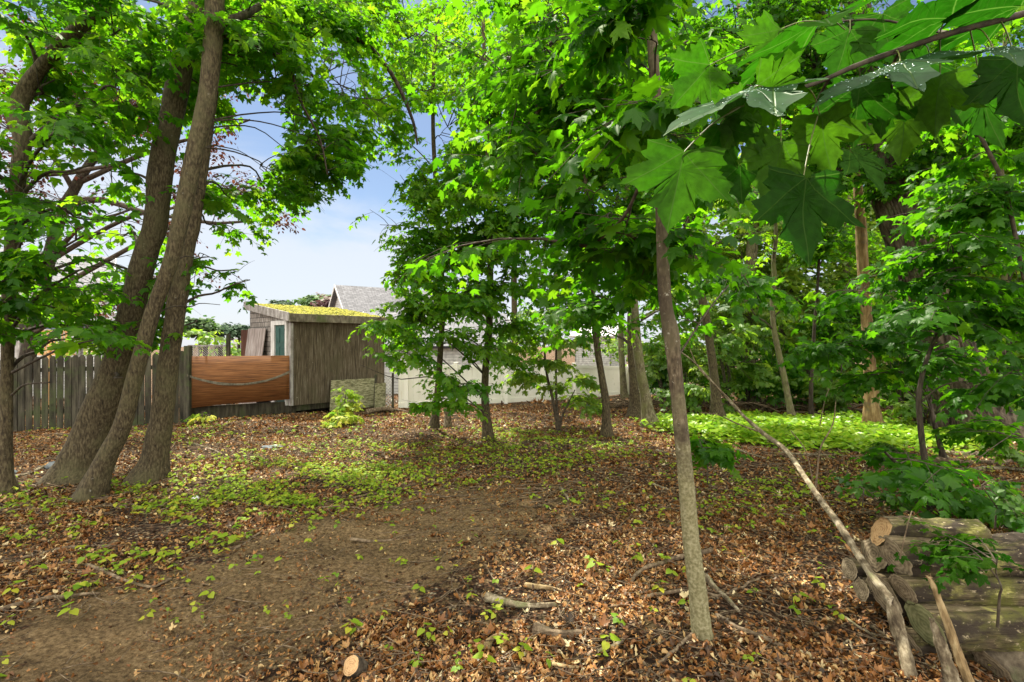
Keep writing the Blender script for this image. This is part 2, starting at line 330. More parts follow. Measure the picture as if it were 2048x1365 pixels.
M['shed_ply'] = std_mat('weathered_plywood', [(.22, (.030, .022, .013)), (.45, (.085, .066, .040)), (.6, (.135, .11, .074)), (.82, (.24, .21, .155))], 26, (1.4, 1.4, .09), .9, .6, 12, .006,
                       [(1.3, .50, .75, (.085, .080, .040)), (16, .66, .74, (.36, .34, .28))], nrough=.7)
M['orange_ply'] = std_mat('orange_plywood', [(.2, (.055, .022, .008)), (.45, (.155, .060, .018)), (.6, (.215, .088, .026)), (.85, (.31, .145, .055))], 6.0, (.35, .35, 11), .75, .25, 10, .004,
                       [(1.1, .54, .72, (.13, .06, .025)), (24, .70, .74, (.06, .03, .015))])
M['trim_grey'] = std_mat('grey_painted_board', [(.3, (.22, .20, .18)), (.55, (.36, .34, .32)), (.8, (.50, .48, .45))], 10, (1, 1, .4), .8, .3, 8, .004, [(3, .58, .7, (.13, .15, .08))])
M['fascia'] = std_mat('dark_weathered_board', [(.3, (.10, .085, .06)), (.55, (.20, .175, .125)), (.8, (.30, .27, .20))], 9, (1, 1, .5), .85, .4, 10, .005, [(3, .52, .7, (.10, .12, .045))])
M['white_trim'] = std_mat('white_paint_trim', [(.3, (.55, .54, .51)), (.7, (.74, .73, .70))], 9, (1, 1, .4), .6, .15, 6, .002)
M['teal_door'] = std_mat('teal_door_paint', [(.3, (.018, .065, .055)), (.7, (.030, .10, .085))], 6, (1, 1, 1), .45, .1, 5, .002)
M['moss'] = std_mat('moss', [(.28, (.05, .065, .012)), (.45, (.20, .20, .02)), (.6, (.36, .33, .03)), (.8, (.46, .42, .06))], 22, (1, 1, 1), .95, 1, 8, .03)
M['roof_old'] = std_mat('old_roofing', [(.3, (.06, .055, .04)), (.6, (.15, .13, .08)), (.8, (.26, .23, .07))], 6, (1, 1, 1), .95, .5)
M['vinyl'] = std_mat('cream_vinyl', [(.3, (.84, .83, .72)), (.7, (.89, .88, .78))], 2.2, (1, 1, .5), .45, .04, 5, .002, [(3.5, .60, .80, (.50, .51, .36))])
M['pink_ply'] = std_mat('pinkish_board', [(.3, (.22, .18, .16)), (.6, (.36, .31, .285)), (.8, (.46, .42, .39))], 8, (1.5, 1.5, .18), .9, .4, 10, .004)
M['brown_ply'] = std_mat('brown_board', [(.3, (.06, .025, .016)), (.7, (.12, .05, .03))], 6, (1, 1, .3), .8, .2)
M['mossy_board'] = std_mat('mossy_peeling_board', [(.3, (.09, .085, .045)), (.45, (.20, .20, .10)), (.55, (.33, .32, .19)), (.75, (.46, .44, .30))], 13, (.6, .6, 2.2), .95, .9, 12, .01, [(2.2, .52, .7, (.07, .06, .04))], nrough=.75)
M['void'] = std_mat('under_shed_shade', [(.3, (.012, .010, .008)), (.7, (.03, .025, .018))], 6)  # near-black: the shade under the shed floor is put into the colour
M['rock'] = std_mat('grey_blue_rock', [(.3, (.07, .085, .09)), (.7, (.17, .19, .20))], 9, (1, 1, 1), .9, .6)
M['mesh_wire'] = std_mat('rusty_netting', [(.3, (.10, .09, .06)), (.7, (.20, .18, .13))], 12)
M['deck_wood'] = std_mat('new_deck_wood', [(.3, (.50, .27, .10)), (.7, (.68, .42, .19))], 6, (1, 1, .2), .7, .2)
M['glass'] = std_mat('window_glass', [(.3, (.05, .08, .11)), (.7, (.10, .14, .18))], 2, (1, 1, 1), .12, 0)
M['plastic'] = std_mat('white_plastic', [(.3, (.60, .60, .60)), (.7, (.8, .8, .8))], 8, (1, 1, 1), .35, .3)
M['ball_green'] = std_mat('dull_green_plastic', [(.3, (.03, .07, .05)), (.7, (.06, .11, .08))], 4, (1, 1, 1), .4, .1)
M['brick_far'], n_, l_ = mat('brick_wall')
def brick_mat(name, c1, c2, mortar, scale, bw=.5, rh=.25, msize=.02, bump=.4, coord='Object', offset=.5):
    m, n, l = mat(name)
    tc = n.new('ShaderNodeTexCoord'); b = n.new('ShaderNodeTexBrick')
    l.new(tc.outputs['UV'], b.inputs['Vector'])
    b.inputs['Scale'].default_value = scale; b.inputs['Brick Width'].default_value = bw; b.inputs['Row Height'].default_value = rh
    b.inputs['Mortar Size'].default_value = msize; b.inputs['Color1'].default_value = (*c1, 1); b.inputs['Color2'].default_value = (*c2, 1); b.inputs['Mortar'].default_value = (*mortar, 1)
    b.offset = offset
    nz = n.new('ShaderNodeTexNoise'); nz.inputs['Scale'].default_value = 6; nz.inputs['Detail'].default_value = 8; l.new(tc.outputs['UV'], nz.inputs['Vector'])
    mr = n.new('ShaderNodeMapRange'); mr.inputs['From Min'].default_value = .3; mr.inputs['From Max'].default_value = .7; mr.inputs['To Min'].default_value = .7; mr.inputs['To Max'].default_value = 1.3; l.new(nz.outputs[0], mr.inputs['Value'])
    sc = n.new('ShaderNodeVectorMath'); sc.operation = 'SCALE'; l.new(b.outputs[0], sc.inputs[0]); l.new(mr.outputs[0], sc.inputs['Scale'])
    p = n.new('ShaderNodeBsdfPrincipled'); p.inputs['Roughness'].default_value = .85; l.new(sc.outputs[0], p.inputs['Base Color'])
    bp = n.new('ShaderNodeBump'); bp.inputs['Strength'].default_value = bump; bp.inputs['Distance'].default_value = .01; bp.invert = True; l.new(b.outputs['Fac'], bp.inputs['Height']); l.new(bp.outputs[0], p.inputs['Normal'])
    o = n.new('ShaderNodeOutputMaterial'); l.new(p.outputs[0], o.inputs[0]); return m
M['shingle_roof'] = brick_mat('grey_roof_shingles', (.10, .10, .11), (.17, .17, .185), (.05, .05, .055), 1, .32, .15, .012)
M['shed_shingle'] = brick_mat('weathered_cedar_shingles', (.20, .18, .155), (.34, .31, .28), (.05, .045, .04), 1, .14, .13, .009)
M['siding'] = brick_mat('white_clapboard', (.50, .50, .48), (.54, .54, .52), (.24, .24, .24), 1, 6, .14, .010)
M['brick_far'] = brick_mat('red_brick', (.42, .17, .11), (.52, .24, .16), (.45, .40, .36), 1, .22, .08, .012)

def quad(name, pts, m, parent, thick=.02, uvs=True):
    """a rectangular slab (4 corners, counter-clockwise from the outside) with real thickness and metric UVs"""
    a, b, c, d = [Vector(p) for p in pts]
    nrm = (b-a).cross(d-a).normalized()
    V = [a, b, c, d]+[p-nrm*thick for p in (a, b, c, d)]
    Fc = [(0, 1, 2, 3), (7, 6, 5, 4), (0, 4, 5, 1), (1, 5, 6, 2), (2, 6, 7, 3), (3, 7, 4, 0)]
    me = bpy.data.meshes.new(name); me.from_pydata(V, [], Fc)
    l = me.uv_layers.new(name='UVMap'); ux = (b-a).normalized(); uy = nrm.cross(ux)
    for lo in me.loops:
        v = Vector(V[lo.vertex_index])-a; l.data[lo.index].uv = (v.dot(ux), v.dot(uy))
    return link(name, me, m, parent)

def pxy(x, y): return 1024+x/y*FPX, 682.5-(ground_h(x, y)-EYE)/y*FPX
PATH = [(-300, 1365), (180, 1190), (420, 1110), (620, 1045), (860, 990), (1030, 955), (1180, 965), (1160, 1010), (1090, 1080), (960, 1120), (830, 1180), (700, 1235), (560, 1330), (480, 1450), (-300, 1600)]
def soil_w(x, y):
    """1 on the bare soil of the worn path, 0 in the litter, with a ragged edge"""
    px, py = pxy(x, y); ct = 0; q = np.stack([x, y, x*0], -1)
    wx, wy = fog(q, .45)*38+fog(q+9, .15)*16, fog(q+4, .5)*17+fog(q+2, .16)*9
    for k in range(9):
        a = rng.normal(0, 1, px.shape)*46; b_ = rng.normal(0, 1, px.shape)*20; ct = ct+in_poly(px+a+wx, py+b_+wy, PATH)
    return (ct/9)*np.clip(.92+.25*fog(q+6, .5), .4, 1)*(1-.45*smooth((px-820)/350))
# ---------------------------------------------------------------- ground: one sheet to the horizon
def build_ground():
    def axis(n, near, far, k):
        t = np.linspace(-1, 1, n); return np.sign(t)*(near*np.abs(t)+(far-near)*np.abs(t)**k)
    xs = axis(420, 14, 400, 7)
    t = np.linspace(0, 1, 460); ys = -8+ (24*t+(430-24)*t**9)
    ys = np.concatenate([[-60, -30, -16], ys])
    X, Y = np.meshgrid(xs, ys); Z = ground_h(X, Y)
    Z = Z + (fog(np.stack([X, Y, X*0], -1), .06)*.006+fog(np.stack([X, Y, X*0+3], -1), .17)*.010)*smooth((13-np.hypot(X, Y))/5)
    V = np.stack([X, Y, Z], -1).reshape(-1, 3); ny, nx = X.shape
    i = np.arange(ny-1)[:, None]*nx+np.arange(nx-1)[None]
    Q = np.stack([i, i+1, i+1+nx, i+nx], -1).reshape(-1, 4)
    me = raw_mesh('ground', V, Q)
    bare = soil_w(X.ravel(), np.maximum(Y.ravel(), .6))*(Y.ravel() > .9); at_ = me.attributes.new('bare', 'FLOAT', 'POINT'); at_.data.foreach_set('value', bare.astype(np.float32))
    m, n, l = mat('forest_soil')
    tc = n.new('ShaderNodeTexCoord')
    def nt(s, d=8, r=.6, mapscale=None):
        t = n.new('ShaderNodeTexNoise'); t.inputs['Scale'].default_value = s; t.inputs['Detail'].default_value = d; t.inputs['Roughness'].default_value = r
        if mapscale:
            mp = n.new('ShaderNodeMapping'); mp.inputs['Scale'].default_value = mapscale; mp.inputs['Rotation'].default_value = (0, 0, R(-28)); l.new(tc.outputs['Object'], mp.inputs[0]); l.new(mp.outputs[0], t.inputs['Vector'])
        else: l.new(tc.outputs['Object'], t.inputs['Vector'])
        return t
    a = nt(38, 10, .72); r1 = ramp(n, [(.34, (.055, .034, .015)), (.46, (.15, .098, .045)), (.56, (.245, .165, .080)), (.70, (.38, .27, .14))]); l.new(a.outputs[0], r1.inputs[0])
    b = nt(1.1, 6, .6, (1, 3, 1)); r2 = n.new('ShaderNodeMapRange'); r2.inputs['From Min'].default_value = .36; r2.inputs['From Max'].default_value = .64; r2.inputs['To Min'].default_value = .78; r2.inputs['To Max'].default_value = 1.3; l.new(b.outputs[0], r2.inputs['Value'])
    # small crumbs of leaf: voronoi cells coloured at random
    v = n.new('ShaderNodeTexVoronoi'); v.inputs['Scale'].default_value = 42; l.new(tc.outputs['Object'], v.inputs['Vector'])
    sp = n.new('ShaderNodeSeparateColor'); l.new(v.outputs['Color'], sp.inputs[0])
    rv = ramp(n, [(0, (.045, .025, .014)), (.45, (.12, .06, .03)), (.75, (.22, .12, .06)), (.93, (.36, .26, .14)), (1, (.5, .42, .28))]); l.new(sp.outputs['Red'], rv.inputs[0])
    ba = n.new('ShaderNodeAttribute'); ba.attribute_name = 'bare'
    c = nt(9, 5, .7); cm = n.new('ShaderNodeMath'); cm.operation = 'MULTIPLY_ADD'; cm.inputs[1].default_value = -.26; l.new(ba.outputs['Fac'], cm.inputs[0]); l.new(c.outputs[0], cm.inputs[2])
    mk = n.new('ShaderNodeMapRange'); mk.inputs['From Min'].default_value = .34; mk.inputs['From Max'].default_value = .44; l.new(cm.outputs[0], mk.inputs['Value'])
    # shade between the crumbs is put into the colour as dark gaps
    gp = n.new('ShaderNodeMapRange'); gp.inputs['From Min'].default_value = .25; gp.inputs['From Max'].default_value = .62; gp.inputs['To Min'].default_value = 1.0; gp.inputs['To Max'].default_value = .25; l.new(v.outputs['Distance'], gp.inputs['Value'])
    rv2 = n.new('ShaderNodeVectorMath'); rv2.operation = 'SCALE'; l.new(rv.outputs[0], rv2.inputs[0]); l.new(gp.outputs[0], rv2.inputs['Scale']); rv = rv2
    mm = n.new('ShaderNodeMix'); mm.data_type = 'RGBA'; l.new(mk.outputs[0], mm.inputs['Factor']); l.new(r1.outputs[0], mm.inputs['A']); l.new(rv.outputs[0], mm.inputs['B'])
    s = n.new('ShaderNodeVectorMath'); s.operation = 'SCALE'; l.new(mm.outputs['Result'], s.inputs[0]); l.new(r2.outputs[0], s.inputs['Scale'])
    p = n.new('ShaderNodeBsdfPrincipled'); p.inputs['Roughness'].default_value = .95; p.inputs['Specular IOR Level'].default_value = .15; l.new(s.outputs[0], p.inputs['Base Color'])
    hh = nt(60, 10, .75); h2 = n.new('ShaderNodeMath'); h2.operation = 'MULTIPLY_ADD'; h2.inputs[1].default_value = .35; l.new(v.outputs['Distance'], h2.inputs[0]); l.new(hh.outputs[0], h2.inputs[2])
    bp = n.new('ShaderNodeBump'); bp.inputs['Strength'].default_value = 1.0; bp.inputs['Distance'].default_value = .05; l.new(h2.outputs[0], bp.inputs['Height']); l.new(bp.outputs[0], p.inputs['Normal'])
    o = n.new('ShaderNodeOutputMaterial'); l.new(p.outputs[0], o.inputs[0])
    g = link('ground', me, m); props(g, kind='structure')
build_ground()

# ---------------------------------------------------------------- shed
A = Vector((-5.39, 11.8, 0)); U = Vector((.657, .755, 0)); Vv = Vector((-.755, .657, 0)); Zu = Vector((0, 0, 1))
SL, SW = 2.66, 2.52      # front wall, door wall
zb, ze, zt = .02, 2.26, 2.62
shed = thing('garden_shed', (A.x, A.y, float(ground_h(A.x, A.y))), 'weathered grey plywood lean-to shed with moss grown roof and a teal door', 'shed')
def sp(s, t, z): return A+U*s+Vv*t+Zu*z
def rz(t): return ze-.10+(zt-ze)*t/SW      # underside of the roof
for s0_, s1_ in ((0, 1.215), (1.221, 2.43), (2.436, SL)):
    quad('front_wall', [sp(s0_, 0, zb), sp(s1_, 0, zb-.01), sp(s1_, 0, rz(0)), sp(s0_, 0, rz(0))], M['shed_ply'], shed, .04)

b = MB()
def wallpoly(name, pts, m, parent, nrm, thick=.05):
    me = bpy.data.meshes.new(name); k = len(pts); V = [Vector(p) for p in pts]+[Vector(p)-nrm*thick for p in pts]
    Fc = [tuple(range(k)), tuple(range(2*k-1, k-1, -1))]+[(i, i+k, (i+1) % k+k, (i+1) % k) for i in range(k)]
    me.from_pydata(V, [], Fc); l = me.uv_layers.new(name='UVMap'); a = V[0]; ux = (V[1]-V[0]).normalized()
    for lo in me.loops:
        v = V[lo.vertex_index]-a; l.data[lo.index].uv = (v.dot(ux), v.z)
    return link(name, me, m, parent)
D0, D1, dtop = .20, .80, 2.00
wallpoly('side_wall', [sp(0, SW, zb), sp(0, .05, zb), sp(0, .05, rz(.05)), sp(0, SW, rz(SW))], M['shed_shingle'], shed, -U)
quad('back_wall', [sp(SL, SW, zb), sp(.05, SW, zb), sp(.05, SW, rz(SW)), sp(SL, SW, rz(SW))], M['shed_ply'], shed, .05)
wallpoly('side_wall', [sp(SL, .0, zb), sp(SL, SW-.05, zb), sp(SL, SW-.05, rz(SW-.05)), sp(SL, .0, rz(0))], M['shed_ply'], shed, U)
# roof slab with overhang, boards at its edges
o_ = .10
rp = [sp(-o_, -o_, ze-.02), sp(SL+o_, -o_, ze-.02), sp(SL+o_, SW+o_, zt+.03), sp(-o_, SW+o_, zt+.03)]
quad('roof', rp, M['roof_old'], shed, .06)
mb = MB(); mb.box(sp(-o_, -o_-.03, ze-.19), U*(SL+2*o_), Vv*.028, Zu*.20); mb.build('fascia_board', M['fascia'], shed, bevel=.004)
mb = MB(); e0 = sp(-o_-.03, -o_-.03, ze-.18); e1 = sp(-o_-.03, SW+o_, zt-.14)
mb.box(e0, e1-e0, U*.03, Zu*.21); mb.build('rake_board', M['trim_grey'], shed, bevel=.004)
mb = MB(); mb.box(sp(-.03, -.02, zb), U*.03, Vv*.13, Zu*(2.02)); mb.box(sp(-.03, -.035, zb), U*.07, Vv*.014, Zu*2.02); mb.build('corner_board', M['trim_grey'], shed, bevel=.003)
dr = MB(); dr.box(sp(-.035, D0, zb+.05), U*.035, Vv*(D1-D0), Zu*(dtop-.05)); door = dr.build('door', M['teal_door'], shed, bevel=.003)
dp = MB()
for (t0, w) in ((D0+.07, .19), (D0+.34, .19)):
    for (z0, hgt) in ((.2, .62), (.95, .5), (1.56, .36)):
        dp.box(sp(-.05, t0, z0), U*.014, Vv*w, Zu*hgt)
dp.build('door_panel', M['teal_door'], door, bevel=.006)
dh = MB(); dh.tube([sp(-.035, D1-.06, 1.02), sp(-.09, D1-.06, 1.02)], [.022, .03], 10); dh.build('door_handle', M['mesh_wire'], door)
df = MB(); df.box(sp(-.07, D1, zb), U*.07, Vv*.20, Zu*(dtop+.11-zb)); df.box(sp(-.07, D0-.09, zb), U*.07, Vv*.09, Zu*(dtop+.11-zb)); df.box(sp(-.07, D0, dtop), U*.07, Vv*(D1-D0), Zu*.11)
df.build('door_frame', M['white_trim'], shed, bevel=.004)
for s_, t_ in ((.04, .06), (1.3, .05), (SL-.1, .05), (.05, SW-.1), (SL-.1, SW-.1)):
    p = sp(s_, t_, 0); g0 = float(ground_h(p.x, p.y))-.1
    mb = MB(); mb.box((p.x, p.y, g0), U*.10, Vv*.10, Zu*(zb-.01-g0)); mb.build('pier', M['fence_wood'], shed, bevel=.004)
mb = MB(); mb.box(sp(.02, .06, -.13), U*(SL-.04), Vv*.08, Zu*.145); mb.build('sill_beam', M['fence_wood'], shed)
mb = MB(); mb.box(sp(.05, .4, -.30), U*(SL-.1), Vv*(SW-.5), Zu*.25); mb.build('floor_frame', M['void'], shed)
# moss: low cushions along the shingle courses of the roof
def moss():
    mbv, mbf, off = [], [], 0
    Vs, Fs = [], []
    k = 0
    n = 2600
    s = rng.uniform(-.06, SL+.06, n); t = rng.uniform(-.07, SW+.05, n)
    keep = (fog(np.stack([s, t*1.0, s*0], -1), .30)+.35 > rng.uniform(-.6, .9, n)); s, t = s[keep], t[keep]
    row = np.round(t/.15)*.15; t = row+rng.normal(0, .03, len(t))
    nrm = (U.cross(Vv+Zu*((zt-ze)/SW))).normalized(); nrm = np.array(nrm) if nrm.z > 0 else -np.array(nrm)
    r = rng.uniform(.025, .06, len(s)); hh = r*rng.uniform(.3, .7, len(s))
    C = np.array(A)[None]+s[:, None]*np.array(U)+t[:, None]*np.array(Vv)+np.array([0, 0, 1.])*(ze-.02+(zt+.05-ze)*((t+o_)/(SW+2*o_)))[:, None]
    th = np.linspace(0, 2*np.pi, 7)[:-1]; u = np.array(U); w = np.cross(nrm, u)
    rings = []
    for (rr, h) in ((1, -.15), (.85, .45), (.45, .9)):
        jit = rng.uniform(.8, 1.2, (len(s), 6))
        rings.append(C[:, None]+(r[:, None]*rr*jit)[..., None]*(np.cos(th)[None, :, None]*u*1.4+np.sin(th)[None, :, None]*w)+(hh*h)[:, None, None]*nrm)
    top = C[:, None]+(hh*1.05)[:, None, None]*nrm
    V = np.concatenate(rings+[top], 1); K = V.shape[1]; base = (np.arange(len(s))*K)[:, None, None]
    fl = []
    for a in (0, 6):
        for j in range(6): fl += [(a+j, a+(j+1) % 6, a+6+(j+1) % 6), (a+j, a+6+(j+1) % 6, a+6+j)]
    for j in range(6): fl.append((12+j, 12+(j+1) % 6, 18))
    Fc = (base+np.array(fl)[None]).reshape(-1, 3)
    return raw_mesh('moss', V.reshape(-1, 3), Fc)
link('moss', moss(), M['moss'], shed)

# ---------------------------------------------------------------- boards leaning on the shed, the orange sheet
def board(name, label, cat, p0, p1, z0, z1, m, lean=(0, 0, 0), thick=.018, top1=None):
    """upright sheet from p0 to p1 (ground plan), z0..z1, leaning by an offset at its top"""
    p0, p1 = Vector(p0), Vector(p1); ln = Vector(lean)
    t = thing(name, (p0.x, p0.y, z0), label, cat)
    d = (p1-p0).normalized(); nr = Vector((d.y, -d.x, 0))
    if nr.y > 0: nr = -nr
    mb = MB(); a = Vector((p0.x, p0.y, z0)); bb = Vector((p1.x, p1.y, z0)); c = Vector((p1.x, p1.y, top1 or z1))+ln; d_ = Vector((p0.x, p0.y, z1))+ln
    V = [a, bb, c, d_]+[v-nr*thick for v in (a, bb, c, d_)]
    mb.add(V, [(0, 1, 2, 3), (7, 6, 5, 4), (0, 4, 5, 1), (1, 5, 6, 2), (2, 6, 7, 3), (3, 7, 4, 0)])
    mb.build('panel', m, t); return t
pL, pR = P(375, 713, 10.95), P(579, 711.5, 11.72)
t = thing('plywood_sheet', (pL.x, pL.y, -.1), 'orange brown plywood sheet on edge closing the gap between picket fence and shed', 'plywood sheet')
mb = MB(); N_ = 24
for i in range(N_):       # slightly bowed sheet, its lower edge rising to the right
    for_ = i
d = (pR-pL); L_ = Vector((d.x, d.y, 0)).length; d = Vector((d.x, d.y, 0)).normalized(); nr = Vector((d.y, -d.x, 0))
V, Fc = [], []
for i in range(N_+1):
    f = i/N_; bow = .03*math.sin(f*3.1)
    zl = P(375, 818, 10.95).z*(1-f)+P(579, 797, 11.72).z*f + .02*math.sin(f*5)
    ztp = pL.z*(1-f)+pR.z*f
    q = pL+d*(L_*f)+nr*bow
    for z in (zl, ztp):
        V.append(Vector((q.x, q.y, z))); V.append(Vector((q.x, q.y, z))-nr*.016)
for i in range(N_):
    a = 4*i; c = a+4
    Fc += [(a, c, c+2, a+2), (a+3, c+3, c+1, a+1), (a+2, c+2, c+3, a+3), (a+1, c+1, c, a)]
Fc += [(0, 2, 3, 1), (4*N_+1, 4*N_+3, 4*N_+2, 4*N_)]
mb.add(V, Fc); mb.build('panel', M['orange_ply'], t, smoothf=True)
# sagging wire netting hung in front of it
mb = MB(); pts = []
def sag(f, off=0):
    q = pL+d*(L_*f)+nr*.06; z = (P(375, 752, 10.95).z)*(1-f)+P(579, 745, 11.72).z*f-.27*(1-(2*min(max(f, 0), 1)-1)**2)*(.9+.1*f)+off
    return Vector((q.x, q.y, z))
for k in range(6):
    w = random.uniform(-.03, .03)
    mb.tube([sag(f, w*math.sin(f*9+k)+k*.006) for f in np.linspace(0, 1, 22)], .006, 5)
for k in range(70):
    f = k/70; mb.tube([sag(f, -.02), sag(f+.008, .05)], .0035, 4)
mb.build('wire_netting', M['mesh_wire'], t)
bp0, bp1 = P(375, 830, 11.02), P(579, 818, 11.9)
mb = MB(); dd = (bp1-bp0); mb.box((bp0.x, bp0.y, bp0.z-.15), (dd.x, dd.y, dd.z), Vector((0, .04, 0)), (0, 0, .33)); mb.build('kick_board', M['fence_wood'], t)
x0, x1 = sp(-.10, 1.22, 0), sp(-.12, 2.42, 0)
board('board', 'pale pinkish plywood board leaning on the shingled wall beside the teal door', 'board', sp(-.33, 1.32, 0), sp(-.33, 2.45, 0), zb-.25, P(500, 658, 13.3).z-.0, M['pink_ply'], U*.26)
board('board', 'dark brown board standing just left of the pale pinkish board', 'board', P(482, 700, 13.6).xy.to_3d(), P(500, 700, 13.5).xy.to_3d(), -.3, P(490, 660, 13.5).z, M['brown_ply'], (0, 0, 0))
a0, a1 = P(660, 820, 12.35), P(747, 818, 13.1)
board('board', 'mossy peeling board leaning at the foot of the shed front wall', 'board', (a0.x, a0.y, 0), (a1.x, a1.y, 0), a0.z-.03, P(663, 762, 12.35).z, M['mossy_board'], (.0, .1, 0), .03)
b0, b1 = P(750, 815, 12.9), P(771, 815, 13.15)
board('board', 'narrow mossy board upright between dark pole and white lattice strip', 'board', (b0.x, b0.y, 0), (b1.x, b1.y, 0), b0.z-.03, P(750, 768, 12.9).z, M['mossy_board'], (.0, .05, 0), .03)
q0 = G(750, 817)
t = props(MB().tube([(q0.x, q0.y-.1, q0.z-.1), P(751, 752, q0.y-.08), P(749, 745, q0.y)], [.04, .04, .035], 9, rough=.1).build('wooden_pole', M['fence_wood'], None, q0, True), 'short dark wooden pole against the mossy boards by the shed corner', 'pole')
# narrow lattice between shed and vinyl fence
lt = thing('garden_lattice', G(778, 822), 'narrow dark edged lattice strip between the shed and the cream fence', 'lattice')
l0, l1 = P(769, 700, 13.25), P(784, 700, 13.35); zt_, zb_ = P(776, 750, 13.3).z, P(776, 817, 13.3).z
mb = MB(); w = (l1-l0); wl_ = w.length; wd = w.normalized(); k = 0
for i in range(-3, 12):
    for s in (1, -1):
        z0 = zb_+i*.09; a = Vector((l0.x, l0.y, z0 if s > 0 else z0+wl_)); c = a+wd*wl_+Zu*(wl_*s)
        if min(a.z, c.z) < zb_-.02 or max(a.z, c.z) > zt_+.02: continue
        nd = Vector((wd.y, -wd.x, 0)); dirv = (c-a); side = dirv.cross(nd).normalized()*.022
        mb.box(a-side*.5+nd*(.006*s), dirv, side, nd*.008)
mb.build('lattice', M['white_trim'], lt)
for px_ in (784, 789):
    q = P(px_, 700, 13.3); gg = float(ground_h(q.x, q.y))
    mb = MB(); mb.box((q.x, q.y-.03, gg-.1), (.05, 0, 0), (0, .05, 0), (0, 0, zt_+.05-gg+.1)); mb.build('post', M['fence_wood'], lt)
    break

# ---------------------------------------------------------------- cream vinyl fence
vf = thing('vinyl_fence', G(815, 817), 'long cream vinyl privacy fence of tongue and groove panels across the back', 'fence')
vpost = [(793, 13.4), (813, 13.55), (912, 14.35), (1012, 15.2), (1085, 16.1), (1148, 17.1), (1203, 18.9), (1257, 21.2), (1318, 20.4)]
vp = [P(a, 700, z) for a, z in vpost]
def vz(p): return float(-0.045*max(0, p.y-7)-.02*max(0, p.y-16))
for i, p in enumerate(vp):
    z = vz(p); mb = MB(); mb.box((p.x-.055, p.y-.055, z-.15), (.11, 0, 0), (0, .11, 0), (0, 0, 1.42)); mb.box((p.x-.07, p.y-.07, z+1.27), (.14, 0, 0), (0, .14, 0), (0, 0, .03))
    if i: mb.build('post', M['vinyl'], vf, bevel=.006)
for i in range(len(vp)-1):
    a, c = vp[i], vp[i+1]; za, zc = vz(a), vz(c)
    if i == 0: za = zc
    dv = Vector((c.x-a.x, c.y-a.y, zc-za)); hd = Vector((dv.x, dv.y, 0)).normalized(); nd = Vector((hd.y, -hd.x, 0))
    mb = MB(); a_ = Vector((a.x, a.y, za))+hd*.05; dv2 = dv*(1-.1/dv.length)
    mb.box(a_+nd*.028+Zu*.03, dv2, -nd*.05, Zu*.15); mb.build('rail', M['vinyl'], vf, bevel=.006); mb = MB(); mb.box(a_+nd*.028+Zu*1.10, dv2, -nd*.05, Zu*.12); mb.build('rail', M['vinyl'], vf, bevel=.006)
    mb = MB(); nb = max(2, int(dv.length/.155))
    for k in range(nb):
        mb.box(a_+dv2*(k/nb)+nd*(.014)+Zu*.18+hd*.003, dv2*(1/nb)-hd*.007, -nd*.022, Zu*.925)
    mb.build('panel', M['vinyl'], vf, bevel=.004)

# ---------------------------------------------------------------- dark picket fence on the left
pf = thing('picket_fence', G(300, 842), 'dark weathered wooden picket fence with dog ear tops on the left boundary', 'fence')
fp = [(-420, 8.6), (-160, 9.5), (20, 10.2), (128, 10.4), (262, 10.7), (372, 10.95)]
fv = [P(a, 700, z) for a, z in fp]
for i in range(len(fv)-1):
    a, c = fv[i], fv[i+1]; dv = Vector((c.x-a.x, c.y-a.y, 0)); Ld = dv.length; hd = dv.normalized(); nd = Vector((hd.y, -hd.x, 0)); mb = MB(); ml = MB()
    nb = int(Ld/.128)
    for k in range(nb):
        q = a+dv*(k/nb); g0 = float(ground_h(q.x, q.y))-.05; wd_ = .128*random.uniform(.91, .975); hgt = 1.66+random.uniform(-.03, .03); lean = random.uniform(-.012, .012)
        o = Vector((q.x, q.y, g0)); tip = hd*lean
        pr = [o, o+hd*wd_, o+hd*wd_+Zu*(hgt-.06)+tip, o+hd*(wd_*.72)+Zu*hgt+tip, o+hd*(wd_*.28)+Zu*hgt+tip, o+Zu*(hgt-.06)+tip]
        V = pr+[v-nd*.018 for v in pr]; n6 = 6
        mb.add(V, [tuple(range(6)), tuple(range(11, 5, -1))]+[(j, j+6, (j+1) % 6+6, (j+1) % 6) for j in range(6)])
    mb.build('pickets', M['fence_wood'], pf)
    for zz in (.35, 1.25):
        ga, gc = float(ground_h(a.x, a.y)), float(ground_h(c.x, c.y))
        ml = MB(); ml.box(Vector((a.x, a.y, ga+zz))-nd*.02, Vector((dv.x, dv.y, gc-ga)), -nd*.04, Zu*.09); ml.build('rail', M['fence_wood'], pf)
for i, q in enumerate(fv):
    g0 = float(ground_h(q.x, q.y)); mb = MB(); hh = 1.75 if i == 5 else 1.55
    mb.box((q.x-.02, q.y-(.05 if i == 5 else -.03), g0-.15), (.13 if i == 5 else .09, 0, 0), (0, .1, 0), (0, 0, hh+.15)); mb.build('post', M['fence_wood'], pf, bevel=.005)

